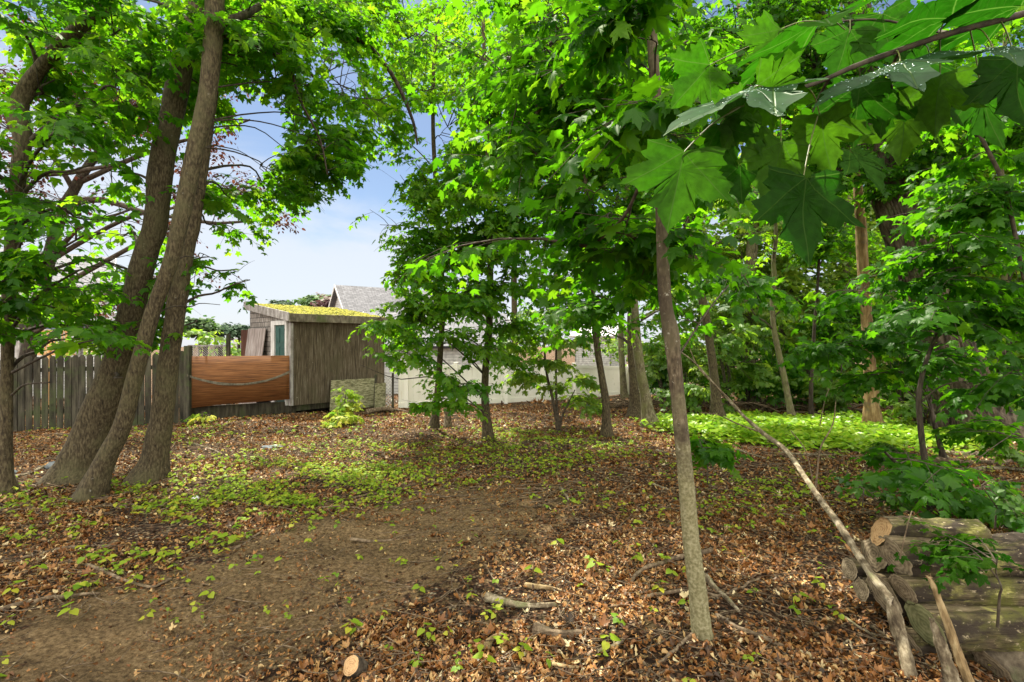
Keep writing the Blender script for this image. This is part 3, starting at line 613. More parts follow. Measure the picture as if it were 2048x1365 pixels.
# ---------------------------------------------------------------- beyond the fences
q = P(452, 700, 14.5)
lf = thing('lattice_fence', (q.x-.9, q.y, -1), 'low grey lattice topped fence beyond the orange plywood sheet', 'fence')
for px_, ztop in ((376, 691), (406, 691), (436, 691), (452, 668)):
    q = P(px_, ztop, 14.5); mb = MB(); mb.box((q.x, q.y, -.9), (.09, 0, 0), (0, .09, 0), (0, 0, q.z+.9)); mb.build('post', M['fence_wood'], lf)
for (pa, pb) in ((406, 452), (376, 406)):
    qa, qb = P(pa, 691, 14.5), P(pb, 691, 14.5); mb = MB(); w = qb.x-qa.x
    mb.box((qa.x, qa.y-.02, qa.z-.04), (w, 0, 0), (0, .04, 0), (0, 0, .05)); mb.box((qa.x, qa.y-.02, qa.z-.40), (w, 0, 0), (0, .04, 0), (0, 0, .05))
    for i in range(-6, int(w/.07)):
        for s in (1, -1):
            xa = qa.x+i*.07; xs = [max(xa, qa.x), min(xa+.32, qb.x)]
            if xs[1] <= xs[0]+.02: continue
            f = lambda x: (qa.z-.36+(x-xa)) if s > 0 else (qa.z-.04-(x-xa))
            v0, v1 = Vector((xs[0], qa.y+.01*s, f(xs[0]))), Vector((xs[1], qa.y+.01*s, f(xs[1])))
            mb.box(v0, v1-v0, (0, .006, 0), (0, 0, .022))
    mb.build('lattice', M['trim_grey'], lf)
    mb = MB()
    for k in range(int(w/.13)): mb.box((qa.x+k*.13, qa.y, -.9), (.115, 0, 0), (0, .018, 0), (0, 0, qa.z-.42+.9))
    mb.build('pickets', M['trim_grey'], lf)

def gable_house(name, label, a, b, depth, eave, ridge, base, wall, roof, over=.3, group=None, windows=(), gable_win=None):
    """a->b is the eave line seen from here; the ridge runs parallel"""
    a, b = Vector(a), Vector(b); d = (b-a).normalized(); n = Vector((-d.y, d.x, 0))
    if n.y < 0: n = -n
    h = thing(name, (a.x, a.y, base), label, 'house', group); L = (b-a).length
    z = lambda p, zz: Vector((p.x, p.y, zz))
    b2, a2 = b+n*depth, a+n*depth
    quad('wall', [z(a, base), z(b, base), z(b, eave), z(a, eave)], wall, h, .1)
    quad('wall', [z(b2, base), z(a2, base), z(a2, eave), z(b2, eave)], wall, h, .1)
    wallpoly('gable_wall', [z(a2, base), z(a, base), z(a, eave), z((a+a2)/2, ridge-.05), z(a2, eave)], wall, h, -d, .1)
    wallpoly('gable_wall', [z(b, base), z(b2, base), z(b2, eave), z((b+b2)/2, ridge-.05), z(b, eave)], wall, h, d, .1)
    sl = (ridge-eave)/(depth/2)
    r0, r1 = (a+a2)/2-d*over, (b+b2)/2+d*over
    rf = quad('roof', [z(a-d*over-n*over, eave-sl*over+.05), z(b+d*over-n*over, eave-sl*over+.05), z(r1, ridge+.05), z(r0, ridge+.05)], roof, h, .12)
    quad('roof', [z(b2+d*over+n*over, eave-sl*over+.05), z(a2-d*over+n*over, eave-sl*over+.05), z(r0, ridge+.051), z(r1, ridge+.051)], roof, h, .12)
    for e, s in ((a, -1), (b, 1)):
        e2 = e+n*depth; mbb = MB(); off = d*(s*(over+.012))
        for (p, q) in ((e-n*over, (e+e2)/2), (e2+n*over, (e+e2)/2)):
            v0, v1 = z(p, eave-sl*over-.10)+off, z(q, ridge-.10)+off
            mbb.box(v0, v1-v0, d*.03*s, Zu*.18)
        mbb.build('rake_trim', M['white_trim'], h)
    for (f, zc, ww, hh) in windows:
        wz = z(a+d*(L*f), zc)-n*.05
        mbb = MB(); mbb.box(wz-d*(ww/2+.08)-Zu*(hh/2+.08), d*(ww+.16), n*.06, Zu*(hh+.16)); wf = mbb.build('window', M['white_trim'], h)
        mbb = MB()
        for k in (0, 1): mbb.box(wz-d*(ww/2)-Zu*(hh/2)+Zu*(k*hh/2)-n*.015, d*ww, n*.02, Zu*(hh/2-.05))
        mbb.build('pane', M['glass'], wf)
    return h
# grey roofed house behind the shed: tall gable part and low wing
e0 = P(700, 620, 27.5); e1 = P(905, 627, 31.0)
gable_house('house', 'grey shingled house with a small white gable rising behind the mossy shed roof', (e0.x, e0.y, 0), (e1.x, e1.y, 0), 4.6, 3.15, 4.95, -1.6, M['siding'], M['shingle_roof'])
e0 = P(715, 690, 21.5); e1 = P(1022, 690, 22.5)
gable_house('house', 'low wing with wide grey shingle roof and white wall behind the cream fence', (e0.x, e0.y, 0), (e1.x, e1.y, 0), 7.5, 1.45, 3.05, -1.8, M['siding'], M['shingle_roof'])
e0 = P(1150, 672, 34); e1 = P(1222, 674, 33)
gable_house('house', 'pale flat looking outbuilding wall seen beyond the right end of the cream fence', (e0.x, e0.y, 0), (e1.x, e1.y, 0), 6, 2.0, 2.9, -2.2, M['siding'], M['white_trim'])
e0 = P(-160, 560, 22); e1 = P(212, 560, 26)
hs = gable_house('house', 'cream clapboard house with dark windows behind the left maple leaves', (e0.x, e0.y, 0), (e1.x, e1.y, 0), 8, 4.5, 6.6, -1.6, M['siding'], M['shingle_roof'],
            windows=((.42, 3.1, 1.2, 1.3), (.62, 2.2, 1.0, 1.5), (.80, 3.3, 1.1, .9), (.92, 2.0, .9, 1.2)))
e0 = P(203, 620, 27); e1 = P(262, 620, 28.5)
gable_house('house', 'red brick house end with grey roof just right of the cream clapboard house', (e0.x, e0.y, 0), (e1.x, e1.y, 0), 6, 2.4, 3.8, -1.8, M['brick_far'], M['shingle_roof'])
e0 = P(474, 676, 62); e1 = P(505, 676, 63)
gable_house('house', 'tiny distant white cottage with grey roof between bushes and brown board', (e0.x, e0.y, 0), (e1.x, e1.y, 0), 5, 1.9, 3.2, -3, M['siding'], M['shingle_roof'], windows=((.7, .9, .8, .9),))
# raised deck in new wood
q0 = P(52, 668, 18.5); q1 = P(133, 668, 18.5)
dk = thing('deck', (q0.x, q0.y, -1.4), 'raised deck railing of new orange wood beside the clapboard house', 'deck')
mb = MB(); W_ = q1.x-q0.x; mb.box((q0.x, q0.y, 1.05), (W_, 0, 0), (0, 2, 0), (0, 0, .12)); mb.build('platform', M['deck_wood'], dk)
mb = MB(); zr = P(0, 660, 18.5).z; mb.box((q0.x, q0.y, zr-.08), (W_, 0, 0), (0, .1, 0), (0, 0, .06)); mb.box((q0.x, q0.y+.03, 1.22), (W_, 0, 0), (0, .05, 0), (0, 0, .07))
for k in range(14): mb.box((q0.x+k*W_/14, q0.y+.04, 1.25), (.04, 0, 0), (0, .03, 0), (0, 0, zr-.08-1.25))
mb.build('railing', M['deck_wood'], dk)
for f in (0, .5, .97):
    mb = MB(); mb.box((q0.x+W_*f, q0.y+.02, -1.5), (.1, 0, 0), (0, .1, 0), (0, 0, zr+1.5)); mb.build('post', M['deck_wood'], dk)
mb = MB(); nst = 8
for k in range(nst): mb.box((q1.x+.02, q0.y+.2, -1.2+k*.33), (.55, 0, 0), (0, .25, 0), (0, 0, .05))
mb.build('stairs', M['white_trim'], dk)
# dark pergola frame
q0, q1 = P(30, 651, 13), P(161, 651, 13)
pg = thing('pergola', (q1.x, q1.y, -1), 'dark wooden frame with top beam standing beyond the picket fence', 'pergola')
mb = MB(); mb.box((q0.x-.3, q0.y, q0.z-.07), (q1.x-q0.x+.3, 0, 0), (0, .1, 0), (0, 0, .11)); mb.build('beam', M['fence_wood'], pg)
for x in (q0.x, q1.x-.13):
    mb = MB(); mb.box((x, q0.y+.0, -1.1), (.12, 0, 0), (0, .1, 0), (0, 0, q0.z-.07+1.1)); mb.build('post', M['trim_grey'], pg)
# ---------------------------------------------------------------- leaf blades
def mk_template(half, centre, cup=.30, droop=.25, fold=.15, seed=0):
    """half: right-hand outline from the stalk to the tip; returns V (k,3) and fan triangles"""
    r = random.Random(seed)
    pts = list(half)+[(-x, y) for x, y in reversed(half[1:-1])] if half[0][0] == 0 else None
    V = [(centre[0], centre[1])]+pts
    out = []
    for x, y in V:
        z = -cup*abs(x)**1.6-droop*max(0, y)**2+fold*abs(x)+r.uniform(-.03, .03)
        out.append((x, y-.0, z))
    k = len(pts); Fc = [(0, 1+i, 1+(i+1) % k) for i in range(k)]
    return np.array(out), np.array([f[::-1] for f in Fc])
HI = [(0, 0), (.10, -.05), (.30, -.12), (.48, -.10), (.46, .02), (.54, .08), (.42, .15), (.54, .25), (.68, .30), (.62, .42), (.74, .56), (.52, .52), (.44, .58),
      (.34, .54), (.25, .49), (.25, .61), (.30, .72), (.18, .76), (.12, .88), (0, 1.06)]
MID = [(0, 0), (.46, -.10), (.36, .14), (.72, .50), (.20, .44), (.28, .72), (0, 1.05)]
LO = [(0, 0), (.50, .10), (.55, .55), (0, 1.05)]
OVAL = [(0, 0), (.26, .22), (.30, .55), (.16, .85), (0, 1.05)]
HEART = [(0, .05), (.22, -.06), (.42, .10), (.42, .38), (.24, .70), (0, 1.0)]
def tset(half, n=3, **k): return [mk_template(half, (0, .26), seed=i, cup=.30+.18*i, droop=.15+.18*i, fold=.22-.1*i, **k) for i in range(n)]
TPL = {'hi': tset(HI), 'mid': tset(MID), 'lo': tset(LO, 2), 'oval': tset(OVAL, 2), 'heart': tset(HEART, 2)}
CURL = [mk_template(MID, (0, .26), cup=c, droop=d_, fold=f, seed=9+i) for i, (c, d_, f) in enumerate(((1.3, .6, .2), (-1.5, -.5, .2), (.6, -1.2, .9), (2.4, .2, 1.2)))]
CURL_HI = [mk_template(HI, (0, .26), cup=c, droop=d_, fold=f, seed=9+i) for i, (c, d_, f) in enumerate(((1.3, .6, .2), (-1.3, -.5, .2), (.6, -1.0, .9)))]
CHIP = [mk_template([(0, 0), (.16, .1), (.2, .6), (.05, 1.0), (0, 1.02)], (0, .4), cup=1., droop=.2, fold=.3, seed=3), mk_template([(0, 0), (.3, .1), (.34, .5), (.2, .9), (0, 1.0)], (0, .4), cup=-2., droop=.3, fold=.8, seed=4)]

_rc = random.Random(5)
def _frag(sd):
    r = random.Random(sd); k = r.choice([3, 4, 5]); half = [(0, 0)]+[(r.uniform(.08, .42), (i+.6)/(k+.6)*r.uniform(.85, 1.1)) for i in range(k)]+[(0, 1)]
    return mk_template(half, (0, .5), cup=r.uniform(-2.2, 2.2), droop=r.uniform(-.7, .7), fold=r.uniform(-.6, .9), seed=sd)
CHIP2 = [_frag(s_) for s_ in range(5)]
def blades(pos, dirv, nrm, size, tint, tpls, wide=1.0):
    """stack of leaf blades: position of the stalk end, pointing direction, upper side, size"""
    n = len(pos)
    y = dirv/(np.linalg.norm(dirv, axis=1, keepdims=True)+1e-9)
    z = nrm-(nrm*y).sum(1, keepdims=True)*y; z /= np.linalg.norm(z, axis=1, keepdims=True)+1e-9
    x = np.cross(y, z); which = rng.integers(0, len(tpls), n)
    Vs, Fs, Ts, Us, off = [], [], [], [], 0
    for k, (tv, tf) in enumerate(tpls):
        s = which == k; m = int(s.sum())
        if not m: continue
        w = (wide if np.isscalar(wide) else 1.0)
        V = pos[s][:, None]+size[s][:, None, None]*(tv[None, :, 0:1]*w*x[s][:, None]+tv[None, :, 1:2]*y[s][:, None]+tv[None, :, 2:3]*z[s][:, None])
        Fc = (np.arange(m)*len(tv))[:, None, None]+tf[None]+off
        Vs.append(V.reshape(-1, 3)); Fs.append(Fc.reshape(-1, 3)); Ts.append(np.repeat(tint[s], len(tv))); Us.append(np.tile(tv[:, :2], (m, 1))); off += m*len(tv)
    return np.concatenate(Vs), np.concatenate(Fs), np.concatenate(Ts), np.concatenate(Us)

# where the photograph shows open sky, house or ground, the real crowns simply have no boughs: gaps in the wood
GAPS = [
    [(452, 520), (520, 505), (605, 475), (600, 440), (612, 425), (640, 425), (672, 405), (712, 392), (716, 345), (760, 330), (835, 312), (870, 275), (885, 285), (840, 330), (770, 370), (735, 420), (715, 480), (760, 500), (800, 520), (765, 560), (740, 600), (700, 660), (660, 720), (380, 850), (372, 640), (440, 640), (500, 610), (520, 560), (500, 520)],
    [(-400, 775), (60, 775), (120, 740), (375, 690), (375, 612), (640, 612), (700, 720), (790, 760), (840, 830), (1020, 845), (1020, 900), (1600, 900), (1600, 1500), (-400, 1500)],
    [(640, 130), (700, 120), (715, 170), (680, 200)], [(485, 215), (548, 190), (556, 280), (500, 320)],
    [(830, 225), (905, 215), (900, 285), (850, 300)],
]
SPARSE = [([(-400, 660), (60, 660), (230, 700), (330, 740), (-400, 800)], .35), ([(100, 280), (330, 300), (330, 520), (200, 600), (60, 520)], .45), ([(390, 420), (520, 400), (500, 620), (390, 640)], .35), ([(430, 120), (600, 100), (620, 330), (430, 330)], .15),
          ([(1400, 180), (1560, 180), (1560, 330), (1440, 330)], .35), ([(600, 60), (1000, 60), (950, 300), (620, 320)], .18)]
def gap_keep(p, jit=9):
    px, py = project(p); px = px+22*fog(p+3, .5); py = py+16*fog(p+7, .5); px = px+rng.normal(0, jit, px.shape); py = py+rng.normal(0, jit, py.shape)
    k = np.ones(px.shape, bool)
    for g in GAPS: k &= ~in_poly(px, py, g)
    for g, pr in SPARSE: k &= ~(in_poly(px, py, g) & (rng.random(px.shape) < pr))
    # foliage cut away along the sun's line so light reaches the ground cover
    g = p-np.array(sdir)*(p[..., 2:3]/sdir.z); hs = (np.abs(g[..., 0]-4.6) < 3.2) & (np.abs(g[..., 1]-8.9) < 2.2) & (p[..., 1] > 8)
    k &= ~(hs & (fog(p+1, .8)+rng.normal(0, .3, px.shape) > -.25))
    k &= (px > -500) & (px < 2550) & (py > -380)
    return k

LAI_K = 1.55
class Crown:
    def __init__(s, leaf=.11, lod='mid', droop=.35, twig_r=.0035, spray=(.35, .75), nodes=6, clump=.9, clump_thr=-.55, gaps=True, tint=(.5, .25), nper=9, pet=.055, flat=.16):
        s.__dict__.update(locals()); s.Vt, s.Qt, s.off = [], [], 0; s.P, s.D, s.N, s.S, s.T = [], [], [], [], []
    def tubes(s, Pm, Rm, sides):
        V, Q = tubes_batch(Pm, Rm, sides); s.Vt.append(V); s.Qt.append(Q+s.off); s.off += len(V)
    def boughs(s, C, Q):
        if s.gaps:
            k0 = gap_keep(Q, 3); C, Q = C[k0], Q[k0]
        M_ = len(C)
        if not M_: return
        t = np.linspace(0, 1, 5)[None, :, None]; d = Q-C; L = np.linalg.norm(d, axis=1)
        up = np.array([0, 0, 1.]); side = np.cross(d, up); side /= np.linalg.norm(side, axis=1, keepdims=True)+1e-9
        cv = C[:, None]+d[:, None]*t+(up*(.12*L)[:, None])[:, None]*(4*t*(1-t))*.6+side[:, None]*(rng.normal(0, .09, M_)*L)[:, None, None]*np.sin(t*3.14*rng.choice([1, 2], M_)[:, None, None])
        r = np.clip(.0065*L+.004, .004, .02)[:, None]*np.linspace(1, .35, 5)[None]
        s.tubes(cv, r, 4)
        n = s.nper; tt = np.tile(np.linspace(.25, 1, n), (M_, 1))+rng.normal(0, .03, (M_, n)); tt = np.clip(tt, .1, 1)
        k = np.clip((tt*4).astype(int), 0, 3); f = (tt*4-k)[..., None]; ii = np.arange(M_)[:, None]
        st = cv[ii, k]*(1-f)+cv[ii, k+1]*f
        dh = d.copy(); dh[:, 2] *= .3; dh /= np.linalg.norm(dh, axis=1, keepdims=True)+1e-9
        sgn = np.where(np.arange(n) % 2 == 0, 1, -1)[None]*rng.choice([1, -1], (M_, 1))
        ang = sgn*np.radians(rng.uniform(28, 75, (M_, n))); ang[:, -1] = rng.normal(0, .2, M_)
        ca, sa = np.cos(ang), np.sin(ang)
        dx = dh[:, None, 0]*ca-dh[:, None, 1]*sa; dy = dh[:, None, 0]*sa+dh[:, None, 1]*ca
        dz = rng.normal(-.05, .22, (M_, n))
        D = np.stack([dx, dy, dz], -1).reshape(-1, 3); D /= np.linalg.norm(D, axis=1, keepdims=True)
        st = st.reshape(-1, 3); Ls = rng.uniform(*s.spray, len(st))
        mid = st+D*(Ls*.6)[:, None]
        keep = fog(mid, s.clump) > s.clump_thr
        if s.gaps: keep &= gap_keep(st+D*Ls[:, None]) & gap_keep(mid)
        st, D, Ls = st[keep], D[keep], Ls[keep]; m = len(st)
        if not m: return
        K = 4; t = np.linspace(0, 1, K)[None, :, None]; dr = rng.uniform(.05, s.droop, m)
        tw = st[:, None]+D[:, None]*(Ls[:, None, None]*t)-up*(dr*Ls)[:, None, None]*t**2
        s.tubes(tw, (s.twig_r*np.linspace(1, .4, K))[None]*np.ones((m, 1)), 3)
        nn = s.nodes
        tl = np.linspace(.18, 1, nn)[None, :, None]*np.ones((m, 1, 1))
        base = st[:, None]+D[:, None]*(Ls[:, None, None]*tl)-up*(dr*Ls)[:, None, None]*tl**2
        sd = np.cross(D, up); sd /= np.linalg.norm(sd, axis=1, keepdims=True)+1e-9
        tint0 = np.clip(rng.normal(s.tint[0], s.tint[1], m), 0, 1)
        for sg in (1, -1):
            ld = sd[:, None]*sg*rng.uniform(.5, 1.1, (m, nn, 1))+D[:, None]*rng.uniform(.2, .9, (m, nn, 1))-up*rng.uniform(.0, .9, (m, nn, 1))
            ld += rng.normal(0, .18, ld.shape); ld /= np.linalg.norm(ld, axis=2, keepdims=True)
            pos = base+ld*(s.pet*rng.uniform(.5, 1.5, (m, nn, 1)))
            nr = up+rng.normal(0, .38, ld.shape)+D[:, None]*.25
            sz = s.leaf*rng.uniform(.60, 1.2, (m, nn))*np.linspace(1.05, .75, nn)[None]
            ti = np.clip(tint0[:, None]+rng.normal(0, .13, (m, nn)), 0, 1)
            kk = rng.random((m, nn)) < .93
            s.P.append(pos[kk]); s.D.append(ld[kk]); s.N.append(nr[kk]); s.S.append(sz[kk]); s.T.append(ti[kk])
    def blob(s, trunk, px, py, Z, rx, ry, rz=None, lai=1.6, limb_r=.03, limb=True):
        """an ellipsoid of boughs; radii in frame pixels at that distance, depth radius in metres"""
        c = np.array(P(px, py, Z)); a = rx*Z/FPX; b_ = ry*Z/FPX; rz = rz or max(.5, (a+b_)/2)
        n = max(3, int(LAI_K*lai*a*b_*8.5/ (s.leaf/.11)))
        u = rng.normal(0, 1, (n, 3)); u /= np.linalg.norm(u, axis=1, keepdims=True); u *= rng.uniform(.15, 1, (n, 1))**(1/2.2)
        Q = c+u*np.array([a, rz, b_])
        if limb and trunk is not None:
            tz = c[2]-min(.5*np.hypot(a, c[0]-trunk[:, 0].mean()), 1.6)
            j = int(np.argmin(np.abs(trunk[:, 2]-tz)+.15*np.linalg.norm(trunk[:, :2]-c[:2], axis=1)))
            p0 = trunk[j]; mid = (p0+c)/2+np.array([0, 0, .10*np.linalg.norm(c-p0)])+rng.normal(0, .06, 3)*np.linalg.norm(c-p0)
            L = cr([p0, (p0+mid)/2+np.array([0, 0, .05]), mid, (mid+c)/2+rng.normal(0, .05, 3), c], 12)
            s.tubes(L[None], (limb_r*np.linspace(1, .35, 12))[None], 7)
            far = np.linalg.norm(L-L[0], axis=1) > .35
            cand = L[max(3, 12-9):]
        else: cand = c[None]+rng.normal(0, .2, (3, 3))*np.array([a, rz, b_])
        dd = np.linalg.norm(Q[:, None]-cand[None], axis=2)+rng.uniform(0, .5, (n, len(cand)))
        C = cand[dd.argmin(1)]
        # never longer than about 1.6 m: long ones start at a neighbouring bough
        ln = np.linalg.norm(Q-C, axis=1); long_ = ln > 1.5
        if long_.any() and (~long_).any():
            T0 = Q[~long_]; jj = np.linalg.norm(Q[long_][:, None]-T0[None], axis=2).argmin(1); C[long_] = T0[jj]
        s.boughs(C, Q); return s
    def build(s, parent, lmat, bmat, name='crown', limbs='limbs', tpls=None):
        if s.Vt: link(limbs, raw_mesh(limbs, np.concatenate(s.Vt), np.concatenate(s.Qt)), bmat, parent)
        if not s.P: return 0
        Pp, D, N, S, T = map(np.concatenate, (s.P, s.D, s.N, s.S, s.T))
        if s.gaps:
            k = gap_keep(Pp+D*S[:, None]*.5, 6); Pp, D, N, S, T = Pp[k], D[k], N[k], S[k], T[k]
        V, Fc, Ti, U_ = blades(Pp, D, N, S, T, tpls or TPL[s.lod])
        link(name, raw_mesh(name, V, Fc, True, Ti, U_), lmat, parent)
        s.count = len(Pp); TOTAL[0] += len(Pp); return len(Pp)
TOTAL = [0]

def stem(pix, Z, n=60, sides=22, rough=.05, flare=1.0, seed=0, top=None, dz=0, base=True):
    """pix: (px, py, width px) from the ground up at depth Z; returns points, V, Q"""
    pts = []; rad = []
    k = len(pix)
    for i, q in enumerate(pix):
        z = Z+dz*i/(k-1) if len(q) < 4 else q[3]
        p = P(q[0], q[1], z); pts.append(p); rad.append(q[2]/2*z/FPX/math.hypot(1, p.x/p.y))
    if base:
        g = float(ground_h(pts[0].x, pts[0].y)); d = (pts[0]-pts[1]).normalized()
        pts.insert(0, pts[0]+d*.16); rad.insert(0, rad[0]*1.25*flare)
        rad[1] *= flare
    if top:      # carry on above the frame to a real height
        d = (pts[-1]-pts[-2]).normalized()
        for j in (1, 2, 3): pts.append(pts[-1]+(d*.8+Vector((random.uniform(-.1, .1), random.uniform(-.1, .1), .4))).normalized()*top/3); rad.append(rad[-1]*.72)
    pr = cr([(*p, 0) for p in pts], n)[:, :3]; rr = np.interp(np.linspace(0, len(pts)-1, n), range(len(pts)), rad)
    V, Q = tube_np(pr, rr, sides, rough, seed)
    if base:      # low roots running out at the foot
        hgt = np.clip(pr[:, 2]-ground_h(pr[0, 0], pr[0, 1]), 0, 9)[:, None]; th = np.linspace(0, 2*np.pi, sides, endpoint=False)[None]
        k_ = np.exp(-hgt/(2.6*rad[1]))*(.20+.42*np.maximum(0, np.cos(th*2.5+seed))**2+.25*np.maximum(0, np.cos(th*4+seed*2))); k_ = k_*.55; V3 = V.reshape(n, sides, 3); V = (pr[:, None]+(V3-pr[:, None])*(1+k_[..., None]*.8)).reshape(-1, 3)
    return pr, V, Q, rr
def trunk_obj(parent, st, m, name='trunk', label=None):
    V, Q = st[1], st[2]; me = raw_mesh(name, V, Q); o = link(name, me, m, parent)
    if label: o['label'] = label
    return o
def tree(name, label, pix, Z, blobs, leaf='maple', bark='bark', group=None, cat='tree', cr_kw={}, top=3, extra=(), bl_kw={}, **st_kw):
    s = stem(pix, Z, top=top, seed=len(label), **st_kw)
    b0 = s[0][0]; t = thing(name, (b0[0], b0[1], float(ground_h(b0[0], b0[1]))), label, cat, group)
    trunk_obj(t, s, M[bark])
    c = Crown(**cr_kw)
    for bl in blobs: c.blob(s[0], *[v for v in bl if not isinstance(v, dict)], **{**bl_kw, **(bl[-1] if isinstance(bl[-1], dict) else {})})
    for e in extra:       # visible branches: (px, py, width, Z) lists
        pr = cr([tuple(P(q[0], q[1], q[3])) for q in e], 26); rr = np.interp(np.linspace(0, len(e)-1, 26), range(len(e)), [q[2]/2*q[3]/FPX for q in e])
        c.tubes(pr[None], rr[None], 8)
        m_ = max(2, int(len(e)*1.6)); ii = rng.integers(5, 26, m_); Cc = pr[ii]; Qq = Cc+rng.normal(0, .35, (m_, 3))*np.array([1, 1, .5])
        c.boughs(Cc, Qq)
    c.build(t, M[leaf], M['twig' if bark != 'bark' else 'bark_dark'])
    t['_n'] = 0; del t['_n']
    return t, s, c

# ---------------------------------------------------------------- the left group of maples
K_near = dict(leaf=.102, lod='hi', droop=.5, spray=(.3, .6), nodes=5, clump=.45, clump_thr=-.55, nper=8)
K_mid = dict(leaf=.105, lod='mid', droop=.45, spray=(.35, .7), nodes=6, clump=.55, clump_thr=-.55)
tree('maple_tree', 'slim maple with a kinked knobby trunk nearest the left boundary fence',
     [(8, 985, 46), (10, 940, 32), (12, 860, 28), (13, 780, 28), (15, 700, 29), (18, 600, 31), (20, 540, 31), (24, 480, 32), (32, 400, 34), (40, 330, 36), (46, 280, 43), (38, 245, 50), (38, 215, 45), (52, 180, 38), (78, 140, 34), (115, 100, 33), (145, 68, 33), (175, 38, 33), (215, 0, 31)], 5.1,
     [(60, 60, 4.9, 130, 100), (240, 60, 5.1, 150, 90), (-80, 300, 4.6, 120, 160), (130, 250, 4.6, 120, 70), (70, 470, 4.7, 120, 60), (190, 530, 5.9, 120, 65), (110, 590, 5.6, 130, 50), (130, 680, 5.6, 110, 45, dict(lai=1.4)), (310, 560, 6.2, 50, 40), (180, 330, 5.0, 90, 60), (200, 440, 6.0, 110, 70), (260, 640, 6.2, 70, 35), (40, 540, 4.8, 70, 40), (110, 160, 5.2, 130, 70), (60, 400, 5, 80, 60), (240, 180, 5.0, 120, 70), (-60, 620, 4.6, 110, 110)],
     cr_kw=K_near, bl_kw=dict(lai=1.5, limb_r=.022), n=110, rough=.09, flare=1.25,
     extra=[[(30, 560, 9, 5.05), (70, 540, 7, 4.9), (120, 500, 5, 4.7), (170, 470, 3, 4.6)], [(28, 652, 7, 5.05), (60, 610, 6, 4.9), (100, 575, 5, 4.8), (160, 540, 3, 4.7)], [(25, 745, 6, 5.05), (70, 722, 5, 4.8), (130, 695, 4, 4.5), (190, 680, 3, 4.4)],
            [(24, 790, 5, 5.05), (50, 770, 4, 4.9), (100, 765, 3, 4.8)]])
t2 = tree('maple_tree', 'stout maple leaning right, the thickest trunk of the left cluster',
     [(163, 955, 132), (168, 925, 106), (180, 890, 94), (198, 840, 86), (212, 800, 82), (228, 750, 70), (243, 700, 58), (268, 600, 53), (294, 500, 51), (311, 450, 50), (323, 330, 52), (346, 220, 50), (366, 120, 46), (390, 30, 42), (404, -30, 38)], 5.75,
     [(300, 90, 6.4, 170, 110), (250, 330, 6.2, 110, 90), (240, 470, 6.6, 110, 60), (270, 600, 6.5, 100, 50), (300, 690, 6.2, 70, 26), (245, 755, 5.3, 22, 16), (520, 60, 6.6, 150, 90), (420, 200, 6.8, 90, 80), (560, 20, 7.5, 180, 80), (230, 20, 6.8, 160, 80), (480, 150, 7.5, 110, 100)],
     cr_kw=K_near, bl_kw=dict(lai=1.4, limb_r=.02), n=110, sides=30, rough=.035, flare=1.1)
tree('maple_tree', 'long thin maple trunk crossing in front of the left cluster and forking high',
     [(182, 992, 62), (200, 945, 48), (216, 910, 45), (245, 850, 39), (271, 750, 36), (298, 650, 34), (314, 600, 33), (333, 550, 32), (348, 500, 34), (370, 400, 37), (390, 300, 37), (413, 200, 38), (425, 100, 40), (429, 40, 42), (430, -20, 40)], 5.05,
     [(560, 160, 6.4, 130, 80), (640, 60, 6.2, 150, 80), (520, 330, 6.2, 90, 80), (610, 240, 7.2, 90, 80), (640, 340, 7.4, 60, 70), (570, 370, 7.0, 60, 60), (700, 300, 7.4, 60, 60), (680, 170, 7.6, 110, 90), (430, 520, 6.1, 75, 80), (440, 610, 6.1, 60, 40), (660, 280, 7.0, 110, 100), (760, 200, 7.2, 120, 100), (400, 380, 5.6, 60, 60)],
     cr_kw=K_near, bl_kw=dict(lai=1.6, limb_r=.010), n=110, sides=26, rough=.025, flare=1.05,
     extra=[[(446, 42, 16, 5.1), (480, 34, 15, 5.2), (512, 17, 13, 5.4), (550, -4, 12, 5.6)], [(446, 70, 10, 5.1), (500, 92, 9, 5.3), (548, 108, 8, 5.6), (600, 135, 7, 5.8), (626, 152, 6, 6)],
            [(550, 0, 8, 5.7), (600, 3, 8, 6), (630, 20, 7, 6.2), (660, 60, 5, 6.4)], [(640, -20, 12, 6), (690, 60, 11, 6.3), (745, 100, 10, 6.5), (790, 160, 8, 6.8), (825, 240, 6, 7), (835, 290, 4, 7.1)],
            [(580, 130, 6, 5.8), (600, 200, 5, 6), (640, 280, 4, 6.2), (655, 350, 3, 6.3)]])
tree('maple_tree', 'straight dark maple trunk on the right of the left cluster, broad at the root',
     [(298, 962, 78), (308, 925, 58), (316, 880, 50), (329, 800, 46), (341, 700, 44), (355, 600, 41), (370, 500, 41), (385, 450, 33), (405, 330, 26), (422, 230, 18), (430, 180, 16)], 5.6,
     [(500, 560, 6.0, 60, 50, dict(lai=1.0)), (450, 450, 6.6, 70, 60), (560, 420, 8, 50, 60, dict(lai=.8)), (380, 640, 6.1, 40, 30, dict(lai=.8)), (465, 400, 6.8, 60, 80), (475, 540, 6.4, 45, 60)],
     cr_kw=K_near, bl_kw=dict(lai=1.3, limb_r=.018), n=90, sides=28, rough=.05, flare=1.15, top=None)
